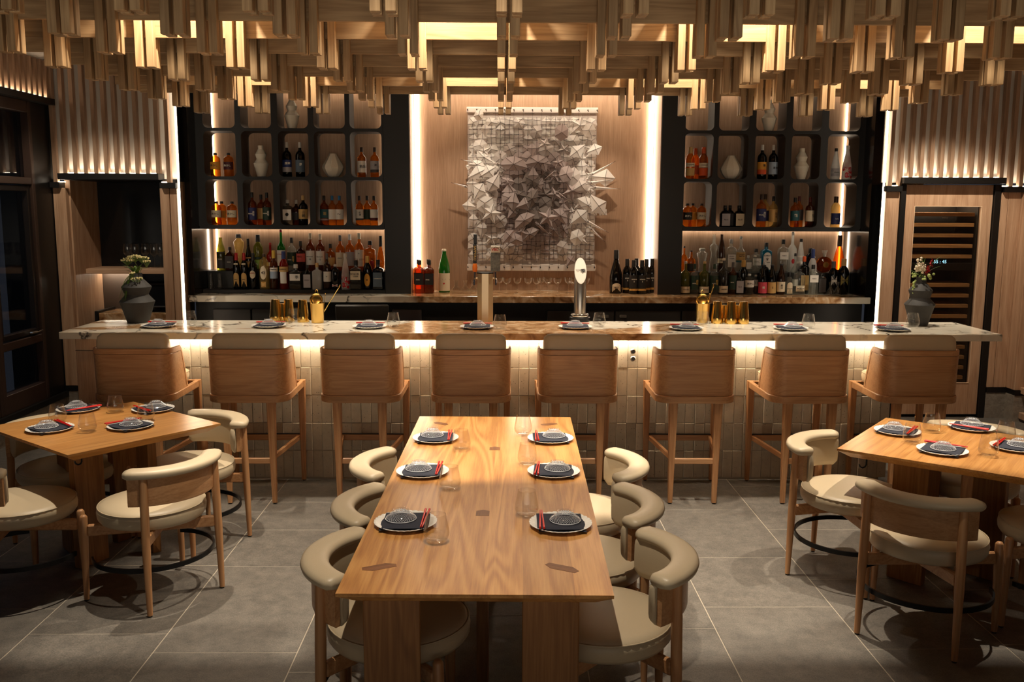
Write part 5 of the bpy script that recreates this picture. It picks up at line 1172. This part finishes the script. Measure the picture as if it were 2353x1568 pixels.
for i, (px, py, sd) in enumerate(((730, 742, 1), (1614, 742, -1))):
    p = atZ(px, py, 1.12); k = ('window', 'fridge')[i]
    t = thing('mixing_jar', 'brushed gold mixing jar at the %s end of the bar' % k, 'jar', (p.x, p.y, 1.12), 0, 'gold mixing jars')
    MB().lathe([(.045, 0), (.046, .003), (.054, .150), (.0555, .152), (.053, .152), (.0445, .006), (0, .006)], 32, cap1=False).build('cup', BRASSB, t, smooth=True, ang=50)
    s_ = thing('bar_strainer', 'gold round cocktail strainer resting in the mixing jar at the %s end' % k, 'strainer', (p.x-.005, p.y-.005, 1.275), 0, 'gold strainers')
    M = Matrix.Rotation(R_(72), 4, 'X') @ Matrix.Rotation(R_(8*sd), 4, 'Y')
    m = MB(); m.lathe([(0, -.003), (.030, -.003), (.046, .002), (.05, .004), (.05, .007), (.046, .006), (.030, .001), (0, .001)], 28, cap0=False, cap1=False); m.v = [tuple(M @ Vector(q)) for q in m.v]; m.build('disc', BRASS, s_, smooth=True, ang=50, loc=(0, 0, .02))
    m = MB(); m.tube([(.035*math.cos(a), .035*math.sin(a), .009) for a in [2*PI*j/30 for j in range(29)]], .0045, 8); m.v = [tuple(M @ Vector(q)) for q in m.v]; m.build('spring', BRASS, s_, smooth=True, loc=(0, 0, .02))
    MB().tube([(-.011, .012, .065), (-.008, .014, .09), (0, .015, .098), (.008, .014, .09), (.011, .012, .065)], .003, 8).build('handle', BRASS, s_, smooth=True)
    b_ = thing('bar_spoon', 'long twisted gold bar spoon leaning out of the mixing jar at the %s end' % k, 'spoon', (p.x+.02, p.y+.01, 1.13), 0, 'gold bar spoons')
    e = Vector((.145, .02, .262)) if i == 0 else Vector((.062, .02, .272))
    MB().tube([Vector((-.02, 0, 0)).lerp(e, q/20) for q in range(21)], [.0032+.0007*(q % 2) for q in range(21)], 6).build('shaft', BRASS, b_, smooth=True)
    MB().tube([e*.94, e, e*1.06], [.003, .0075, .003], 8).build('tip', BRASS, b_, smooth=True)
    j_ = thing('cocktail_pick', 'thin gold pick standing in the mixing jar at the %s end' % k, 'pick', (p.x+.03, p.y+.02, 1.13), 0, 'gold picks')
    MB().tube([(0, 0, 0), (.028, .01, .205)], .002, 6).build('shaft', BRASS, j_); MB().lathe([(0, -.006), (.005, -.003), (.006, .001), (.004, .005), (0, .006)], 10, c=(.028, .01, .21), cap0=False, cap1=False).build('bead', BRASS, j_, smooth=True)

# ------------------------------------------------------------------ beer towers
p = atZ(1115, 738, 1.12)
t = thing('beer_tower', 'faceted champagne coloured beer tower with an orange and a slate tap handle', 'beer tower', (p.x, p.y, 1.12))
oc = [(.0655*math.cos(a), .0655*math.sin(a)) for a in [PI/8+PI/4*j for j in range(8)]]
MB().prism(oc, 0, .372).build('column', CHAMP, t); MB().prism([(x*1.06, y*1.06) for x, y in oc], .372, .382).build('lid', BLKM, t)
for s in (-1, 1):
    f = MB().tube([(s*.058, -.02, .335), (s*.078, -.03, .335), (s*.083, -.05, .325), (s*.083, -.055, .285)], [.010, .010, .009, .007], 10).build('faucet', CHROME, t, smooth=True)
    MB().tube([(s*.079, -.032, .335), (s*.079, -.032, .385)], .006, 8).build('collar', CHROME, f)
h1 = MB().lathe([(.010, .385), (.018, .392), (.020, .42), (.016, .448), (0, .449)], 16, cap1=False).build('tap_handle', plain((232, 120, 30), .4, name='orange_lacquer'), t, loc=(-.079, -.032, 0), smooth=True)
MB().cbox((0, 0, .526), (.028, .014, .15), .003).build('handle_blade', BLACK, h1); MB().cbox((0.003, 0, .638), (.026, .014, .075), .003).build('handle_blade', BLACK, h1)
o = obj('lettering', textmesh('SAPPORO', .026, INKG), h1, (0, -.0085, .53)); o.rotation_euler = (PI/2, PI/2, 0)
SLATE = noisy('dark_slate', (62, 64, 62), (120, 122, 116), 40, .5, .4)
h2 = MB().cbox((0, 0, .462), (.072, .02, .145), .004).build('tap_handle', SLATE, t, loc=(.079, -.032, 0))
MB().cbox((0, 0, .560), (.072, .02, .052), .003).build('handle_badge', plain((214, 206, 190), .5, name='badge'), h2)
letter(h2, 'VBC', .028, INKR, (-.004, -.0115, .557), bold=.0008)
MB().tube([(-.014, -.0112, .566), (.002, -.0112, .580), (.012, -.0112, .570), (.018, -.0112, .576), (.032, -.0112, .552)], .0016, 6).build('mountain_line', INKD, h2)
p = atZ(1332, 738, 1.12)
t = thing('beer_tower', 'round steel tap tower with slanted oval plate bearing a kanji', 'beer tower', (p.x, p.y, 1.12))
MB().lathe([(.079, 0), (.081, .004), (.081, .030), (.076, .034), (0, .034)], 40, cap1=False).build('foot', BLKM, t, smooth=True, ang=40)
MB().lathe([(.068, .034), (.071, .040), (.071, .052), (.066, .058), (.055, .061), (0, .061)], 40, cap1=False).build('collar', CHROME, t, smooth=True, ang=40)
# slanted cut cylinder
m = MB(); V = []; F = []; n = 48; Rt = .0465; zt = .452; sl = 2.1
for i in range(n):
    a = 2*PI*i/n; x, y = Rt*math.cos(a), Rt*math.sin(a); V += [(x, y, .058), (x, y, zt+y*sl-.06)]
for i in range(n): F.append([2*i, 2*((i+1) % n), 2*((i+1) % n)+1, 2*i+1])
F.append([2*i+1 for i in range(n)]); m.add(V, F); m.build('column', STEEL, t, smooth=True, ang=40)
ang = math.atan(sl); nx = Vector((0, -math.sin(ang), math.cos(ang))); 
pl = thing('plate_tmp', 'x', 'x'); bpy.data.objects.remove(pl)
m = MB(); el = [(.0465*math.cos(a), .1085*math.sin(a)) for a in [2*PI*i/48 for i in range(48)]]
T = Matrix.Translation((0, -.003, zt-.060)) @ Matrix.Rotation(ang, 4, 'X')
m.prism(el, 0, .006, T=T); o = m.build('oval_plate', plain((240, 236, 224), .35, name='ivory_plate'), t)
m = MB(); V = []
for q in (1.0, .90):
    V += [T @ Vector((x*q, y*q, .0065)) for x, y in el]
m.add(V, [[i, (i+1) % 48, 48+(i+1) % 48, 48+i] for i in range(48)]); m.build('plate_rim', WHITE, o)
for (s_, sz, dx, dy, bo) in (('季', .040, .020, -.006, .0004), ('KYOTO DISTILLERY', .0050, -.014, .008, 0), ('DRY GIN TONIC', .0050, -.016, .000, 0), ('ON TAP', .0050, -.022, -.008, 0)):
    q = obj('lettering', textmesh(s_, sz, INKD, bo), o); q.matrix_local = T @ Matrix.Translation((dx, dy, .0072))
    
# things on the work side of the bar
t = thing('till_screen', 'back of a grey till screen standing behind the bar', 'screen', (xat(833, 725, 7.6), 7.6, .80))
M = Matrix.Rotation(R_(14), 4, 'X'); MB().cbox((0, 0, .27), (.44, .03, .26), .012, M=M).build('casing', DGREY, t); MB().cbox((0, -.012, .386), (.42, .03, .018), .006).build('top_edge', STEEL, t); MB().cbox((0, .02, .08), (.16, .12, .16), .01).build('stand', BLKM, t)
t = thing('work_counter', 'dark steel work counter behind the bar top', 'counter', (.2, 7.55, 0)); MB().cbox((0, 0, .775), (5.6, .55, .05), .004).build('steel_top', DGREY, t); MB().box((0, .02, .37), (5.5, .5, .74)).build('cabinet_body', BLACK, t)
for (a, b, c, nm, lb, hgt) in ((1830, 1868, (176, 128, 84), 'folder', 'brown card folder standing behind the bar', .27), (1873, 1903, (196, 22, 28), 'box', 'red box standing behind the bar', .225), (1768, 1787, (72, 66, 60), 'frame', 'dark framed card standing behind the bar', .22), (1792, 1806, (84, 72, 60), 'tin', 'narrow brown tin standing behind the bar', .22)):
    x0, x1 = xat(a, 730, 7.5), xat(b, 730, 7.5); t = thing(nm, lb, nm if nm != 'frame' else 'card', ((x0+x1)/2, 7.5, .80)); MB().cbox((0, 0, hgt/2), (x1-x0, .05, hgt), .004).build('casing', plain(c, .5, name=nm+'_paint'), t)
    MB().cbox((0, -.002, hgt*.72), (x1-x0+.001, .051, .004), .001).build('fold_line', plain(tuple(int(v_*.7) for v_ in c), .6, name='line'), t)
for i, px in enumerate((985, 1018, 1050)): 
    o = tag(obj('shot_glass', MB().lathe([(.02, 0), (.026, .06), (.0245, .06), (.019, .006), (0, .006)], 20, cap1=False).mesh('shot_glass', GL, True, 60), None, (xat(px, 722, 7.6), 7.6, .80)), 'shot glass in the shadow behind the bar, %s from the till screen' % ORD[i], 'glass', 'shot glasses behind the bar'); o.scale = (1, 1, 3.2)

# ------------------------------------------------------------------ stoneware vases
def tier_profile(s=1.0, body=True):
    return [(.052*s, 0), (.054*s, .01*s), (.092*s, .155*s), (.096*s, .168*s), (.088*s, .178*s), (.058*s, .222*s), (.056*s, .232*s), (.070*s, .275*s), (.072*s, .285*s), (.065*s, .295*s), (.040*s, .342*s), (.034*s, .352*s), (.034*s, .395*s), (.030*s, .395*s), (.028*s, .35*s), (0, .34*s)]
def pvase(px, row, kind, side, lab):
    Y = 9.5; t = thing('vase', lab, 'vase', (xat(px, 400, Y), Y, ZR[row]), 0, 'white stoneware vases')
    if kind == 't': MB().lathe(tier_profile(.79), 40, cap1=False).build('body', STONEW, t, smooth=True, ang=28)
    else:
        m = MB(); m.lathe([(.05, 0), (.055, .005), (.095, .055), (.112, .095), (.108, .115), (.06, .195), (.040, .225), (.038, .236), (.034, .236), (.034, .2), (0, .19)], 10, cap1=False); m.build('body', STONEW, t, smooth=True, ang=24)
    return t
pvase(601, 1, 't', 0, 'white tiered vase in a middle cubby of the window side cabinet'); pvase(674.5, 2, 't', 0, 'white tiered vase in the upper cubby of the window side cabinet'); pvase(766, 1, 'r', 0, 'white faceted round vase in the window side cabinet')
pvase(1762, 2, 't', 0, 'white tiered vase in the upper cubby of the fridge side cabinet'); pvase(1679, 1, 'r', 0, 'white faceted round vase in the fridge side cabinet'); pvase(1840.7, 1, 't', 0, 'white tiered vase in a middle cubby of the fridge side cabinet')
LEAFM = plain((96, 128, 52), .5, name='leaf_green'); LEAFP = plain((168, 186, 112), .5, name='pale_leaf'); STEM = plain((96, 116, 56), .6, name='stem_green'); PETW = plain((238, 226, 204), .6, name='cream_petal'); PETR = plain((176, 26, 34), .5, name='red_petal')
def blade(m, p0, p1, sag, w_, n=8):
    p0, p1 = Vector(p0), Vector(p1); V = []; F = []; sd = (p1-p0).cross(Vector((0, 0, 1))); sd = sd.normalized() if sd.length > 1e-4 else Vector((1, 0, 0))
    for i in range(n+1):
        t = i/n; c = p0.lerp(p1, t); c.z += sag*4*t*(1-t); ww = w_*math.sin(PI*min(.98, .12+t*.88))
        V += [c-sd*ww, c+sd*ww]
    for i in range(n): F.append([2*i, 2*i+2, 2*i+3, 2*i+1])
    m.add(V, F)
def blob(m, c, r, seg=6):
    m.lathe([(0, -r), (r*.8, -r*.6), (r, 0), (r*.8, r*.6), (0, r)], seg, c=c, cap0=False, cap1=False)
p = atZ(318, 741, 1.12)
t = thing('vase', 'large black tiered stoneware vase on the window end of the bar', 'vase', (p.x, p.y, 1.12), 0, 'black stoneware vases')
MB().lathe([(.078, 0), (.08, .008), (.124, .150), (.128, .160), (.122, .168), (.086, .208), (.084, .216), (.106, .262), (.108, .272), (.098, .284), (.052, .330), (.046, .342), (.046, .375), (.040, .375), (.04, .34), (0, .32)], 48, cap1=False).build('body', STONEB, t, smooth=True, ang=28)
t = thing('flower_stems', 'pale green umbel flowers and grass blades in the black vase at the window end', 'flowers', (p.x, p.y, 1.48))
rr = random.Random(11); m = MB(); mf = MB(); ml = MB()
def umbel(tip, n, R):
    for i in range(n):
        a = rr.uniform(0, 2*PI); q = R*math.sqrt(rr.random()); e = Vector(tip)+Vector((q*math.cos(a), q*math.sin(a)*.8, .022-q*q*4+rr.uniform(-.006, .006)))
        m.tube([Vector(tip)+Vector((0, 0, -.03)), e], .0011, 4); blob(mf, e, rr.uniform(.0035, .006), 6)
for (tip, n, R) in (((-.055, -.01, .10), 46, .055), ((.0, .0, .125), 60, .06), ((.045, .02, .115), 40, .05), ((.085, .0, .085), 22, .03), ((.03, -.055, -.035), 46, .05), ((-.01, -.05, .0), 16, .025)):
    base = Vector((rr.uniform(-.02, .02), rr.uniform(-.02, .02), -.02)); m.tube([base, base.lerp(Vector(tip), .5)+Vector((0, 0, .02)), Vector(tip)+Vector((0, 0, -.03))], .0024, 6); umbel(tip, n, R)
for i in range(13):
    a = rr.uniform(-2.9, -1.7); L = rr.uniform(.10, .20); blade(ml, (0, -.02, -.01), (-.04-L*.45*rr.random(), -.06-rr.random()*.05, -.10-L*.6), .07, .006)
for i in range(9): blade(ml, (0, 0, 0), (rr.uniform(-.18, -.08), rr.uniform(-.05, .05), rr.uniform(-.06, .10)), .02, .003)
for i in range(10): a = rr.uniform(0, 2*PI); blade(ml, (0, 0, .0), (.08*math.cos(a), .06*math.sin(a), rr.uniform(.03, .09)), .02, .013)
m.build('stem', STEM, t)['kind'] = 'stuff'; mf.build('floret', plain((216, 206, 150), .6, name='floret'), t, smooth=True)['kind'] = 'stuff'; ml.build('leaf', LEAFM, t)['kind'] = 'stuff'
p = atZ(2110, 748, 1.12)
t = thing('vase', 'black three tier stoneware vase on the fridge end of the bar', 'vase', (p.x, p.y, 1.12), 0, 'black stoneware vases')
MB().lathe([(.064, 0), (.066, .006), (.105, .150), (.112, .160), (.110, .165), (.072, .206), (.070, .214), (.084, .262), (.086, .270), (.082, .276), (.046, .318), (.036, .325), (.038, .370), (.031, .370), (.03, .33), (0, .31)], 48, cap1=False).build('body', STONEB, t, smooth=True, ang=28)
t = thing('flower_stems', 'cream stock and red gladiolus flowers with green leaves in the three tier vase', 'flowers', (p.x, p.y, 1.485))
m = MB(); mw = MB(); mr_ = MB(); ml = MB(); mp_ = MB()
for (ax, az, top) in ((-.035, .04, .15), (-.055, .03, .10), (-.02, .02, .12), (.005, .03, .11)):
    m.tube([(0, 0, -.02), (ax, 0, top)], .002, 6)
    for i in range(15):
        q = rr.random(); c = Vector((ax*q, -.01, top*q)).lerp(Vector((ax, -.01, top)), .5)+Vector((rr.uniform(-.018, .018), rr.uniform(-.02, .012), rr.uniform(-.02, .01))); blob(mw, c, rr.uniform(.006, .011), 6)
for i in range(18):
    q = rr.random(); c = Vector((.03+.05*q, -.015, .03+.115*q))+Vector((rr.uniform(-.014, .014), rr.uniform(-.015, .01), rr.uniform(-.01, .01)))
    for k_ in range(4): a = k_*PI/2+rr.random(); blade(mr_, c, c+Vector((.016*math.cos(a), -.006, .016*math.sin(a))), .002, .006, 3)
for (e, w_) in (((-.15, -.02, .06), .009), ((.13, -.02, .165), .007), ((.14, -.03, .09), .007), ((.02, 0, .16), .004), ((.0, 0, .17), .004), ((-.03, .0, .2), .002)): blade(ml, (0, 0, 0), e, .02, w_)
for i in range(26):
    a = rr.uniform(0, 2*PI); q = rr.uniform(.03, .085); c = Vector((q*math.cos(a), q*math.sin(a)*.7-.02, rr.uniform(-.01, .03))); blob(mp_, c, rr.uniform(.008, .014), 6)
for i in range(12): blob(mp_, Vector((-.065+rr.uniform(-.012, .012), -.03, -.02-.0085*i)), rr.uniform(.006, .010), 6)
m.build('stem', STEM, t)['kind'] = 'stuff'; mw.build('cream_blossom', PETW, t, smooth=True)['kind'] = 'stuff'; mr_.build('red_petal', PETR, t)['kind'] = 'stuff'; ml.build('long_leaf', LEAFM, t)['kind'] = 'stuff'; mp_.build('round_leaf', LEAFP, t, smooth=True)['kind'] = 'stuff'

# ------------------------------------------------------------------ paper kite artwork
AX0, AX1, AZ0, AZ1, AY = atY(1072, 245, 9.74).x, atY(1375, 245, 9.74).x, atY(1220, 623, 9.74).z, atY(1220, 246, 9.74).z, 9.74
art = thing('paper_artwork', 'large wall artwork of hundreds of folded pale paper kites tied with dark sticks', 'artwork', ((AX0+AX1)/2, AY, (AZ0+AZ1)/2))
PAP = []
def paper_mat(nm, c):
    m, n, l, b = newmat(nm); n.remove(b); d = n.new('ShaderNodeBsdfDiffuse'); d.inputs[0].default_value = srgb(*c); tl = n.new('ShaderNodeBsdfTranslucent'); tl.inputs[0].default_value = srgb(*c); x = n.new('ShaderNodeMixShader'); x.inputs[0].default_value = .45
    l.new(d.outputs[0], x.inputs[1]); l.new(tl.outputs[0], x.inputs[2]); l.new(x.outputs[0], n['Material Output'].inputs[0]); return m
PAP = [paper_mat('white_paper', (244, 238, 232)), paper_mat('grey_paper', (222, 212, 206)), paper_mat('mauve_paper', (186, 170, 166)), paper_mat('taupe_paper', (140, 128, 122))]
STK = plain((52, 36, 28), .7, name='dark_stick')
aw, ah = AX1-AX0, AZ1-AZ0
for (z, nm) in ((ah/2-.028, 'top_board'), (-ah/2+.035, 'bottom_board')): MB().cbox((0, .03, z), (aw, .02, .056 if z > 0 else .07), .003).build(nm, PAP[0], art)
MB().box((0, .045, 0), (aw*.985, .006, ah-.1)).build('backing_sheet', PAP[1], art)
pg = MB()
for i in range(15):
    x = -aw/2+.01+(aw-.02)*i/14
    for z, s in ((ah/2-.028, 1), (-ah/2+.035, -1)): blob(pg, (x, .008, z), .0085, 6); pg.tube([(x, .008, z), (x+.004*s, -.012, z-.016*s)], .0045, 5)
pg.build('peg', STK, art)['kind'] = 'stuff'
rr = random.Random(23); kid = MB(); placed = []
def kite(x, z, y, kind, sz, rot, mat):
    m = MB(); M = Matrix.Rotation(rot, 4, 'Y')
    def P(a, b, c=0): return M @ Vector((a*sz, c*sz, b*sz))
    if kind == 'kite': ol = [(0, 1), (.72, .25), (0, -1), (-.72, .25)]; ce = (0, .15, -.22)
    elif kind == 'hex': ol = [(math.cos(a)*.85, math.sin(a)) for a in [PI/2+PI/3*i for i in range(6)]]; ce = (0, 0, -.30)
    elif kind == 'star': ol = [((1 if i % 2 == 0 else .42)*math.cos(PI/2+PI/5*i), (1 if i % 2 == 0 else .42)*math.sin(PI/2+PI/5*i)) for i in range(10)]; ce = (0, 0, -.28)
    elif kind == 'oct': ol = [(math.cos(a)*.8, math.sin(a)*.8) for a in [PI/8+PI/4*i for i in range(8)]]; ce = (0, 0, -.18)
    elif kind == 'spike': ol = [(-.14, -.5), (.05, -.55), (.16, -.3), (0, 1.6), (-.12, -.2)]; ce = (0, -.1, -.14)
    elif kind == 'fan': ol = [(-1, -.1), (-.6, .45), (0, .62), (.6, .45), (1, -.1), (.3, -.35), (-.3, -.35)]; ce = (0, .05, -.25)
    else: ol = [(-.62, -.8), (.62, -.8), (.62, .8), (-.62, .8)]; ce = (0, 0, -.12)
    n = len(ol); V = [P(a, b) for a, b in ol]+[P(ce[0], ce[1], ce[2])]
    m.add(V, [(i, (i+1) % n, n) for i in range(n)], 0)
    sr_ = .0017; c = P(ce[0], ce[1], ce[2]-.02)
    if kind == 'box':
        for q in (-.4, .4):
            m.tube([P(-.72, q, -.10), P(.72, q, -.10)], sr_, 4, 1)
        m.tube([P(0, -.95, -.13), P(0, .95, -.13)], sr_, 4, 1)
    else:
        st_ = range(0, n, 2) if kind in ('star', 'oct', 'hex') else range(n)
        for i in st_: m.tube([c, P(ol[i][0], ol[i][1], -.02)], sr_, 4, 1)
    for i in (range(n) if kind != 'star' else range(0, n, 2)): pass
    return m.build('paper_kite', [mat, STK], art, loc=(x, y-AY, z))
# ordered strings of small boxes near the top and the foot, wilder shapes in the middle
NXA, NZA = 14, 16
for i in range(NXA):
    for j in range(NZA):
        u = (i+.5)/NXA*2-1; v_ = (j+.5)/NZA*2-1
        edge = max(abs(u), abs(v_)*.9); wild = max(0, 1-abs(v_+.05)*1.05)*rr.random()
        kd = rr.choice(('box', 'box', 'kite', 'hex') if wild < .22 else ('kite', 'kite', 'hex', 'star', 'oct', 'fan', 'box', 'kite'))
        s = (.066 if kd == 'box' else .074)*(1+.5*wild)*(1.0 if edge < .8 else .9)
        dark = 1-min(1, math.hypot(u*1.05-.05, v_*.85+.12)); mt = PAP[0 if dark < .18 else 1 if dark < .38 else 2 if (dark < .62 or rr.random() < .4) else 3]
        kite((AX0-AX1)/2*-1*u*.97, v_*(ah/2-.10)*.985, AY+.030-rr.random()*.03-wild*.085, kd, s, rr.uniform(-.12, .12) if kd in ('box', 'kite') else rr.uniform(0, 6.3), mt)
for (px, py, kd, sz, rot) in ((1080, 372, 'spike', .06, -1.35), (1066, 428, 'spike', .085, -1.3), (1078, 474, 'kite', .075, -1.45), (1096, 380, 'fan', .09, .1), (1100, 440, 'kite', .10, .5), (1128, 490, 'star', .12, .3), (1180, 380, 'fan', .15, .1), (1236, 375, 'fan', .14, .0), (1222, 345, 'kite', .07, .0), (1225, 400, 'kite', .08, 3.1), (1222, 445, 'kite', .07, 0),
        (1170, 425, 'spike', .09, 2.6), (1240, 520, 'spike', .12, 2.3), (1205, 508, 'fan', .13, -.6), (1258, 500, 'star', .12, .2), (1205, 470, 'kite', .1, 1.2), (1300, 400, 'hex', .09, .3), (1365, 345, 'kite', .09, 1.2), (1366, 398, 'spike', .155, 1.05), (1362, 420, 'spike', .14, 1.42), (1385, 408, 'kite', .13, 1.65), (1372, 432, 'spike', .15, 1.62), (1350, 474, 'fan', .14, .7), (1372, 470, 'kite', .13, 2.5), (1355, 512, 'spike', .14, 2.05), (1330, 500, 'kite', .12, .9), (1362, 530, 'spike', .11, 2.3), (1325, 545, 'hex', .09, .2), (1310, 600, 'kite', .07, .6), (1385, 488, 'box', .05, 1.5), (1100, 265, 'hex', .06, .3), (1115, 300, 'kite', .07, .0), (1332, 290, 'star', .11, .2), (1352, 300, 'hex', .08, .5), (1290, 305, 'hex', .09, .1)):
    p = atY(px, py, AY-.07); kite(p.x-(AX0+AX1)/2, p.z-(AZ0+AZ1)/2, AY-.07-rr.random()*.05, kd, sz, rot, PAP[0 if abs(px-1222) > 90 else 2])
for i in range(38):
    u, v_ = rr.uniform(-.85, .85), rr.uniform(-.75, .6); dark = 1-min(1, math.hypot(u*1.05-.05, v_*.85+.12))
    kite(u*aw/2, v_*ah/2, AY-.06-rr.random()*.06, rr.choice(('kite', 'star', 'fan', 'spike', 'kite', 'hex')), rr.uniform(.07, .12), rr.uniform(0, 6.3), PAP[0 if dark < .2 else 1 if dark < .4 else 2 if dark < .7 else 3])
thr = MB()
for i in range(15):
    x = -aw/2+.01+(aw-.02)*i/14; thr.tube([(x, .004, ah/2-.04), (x, .004, -ah/2+.04)], .0008, 3)
for j in range(30):
    z = -ah/2+.07+(ah-.14)*j/29
    for q in range(15):
        x0 = -aw/2+aw*rr.random()*.95; thr.tube([(x0, -.012, z), (x0+rr.uniform(.03, .075), -.012, z+rr.uniform(-.003, .003))], .0019, 4)
thr.build('thread', STK, art)['kind'] = 'stuff'
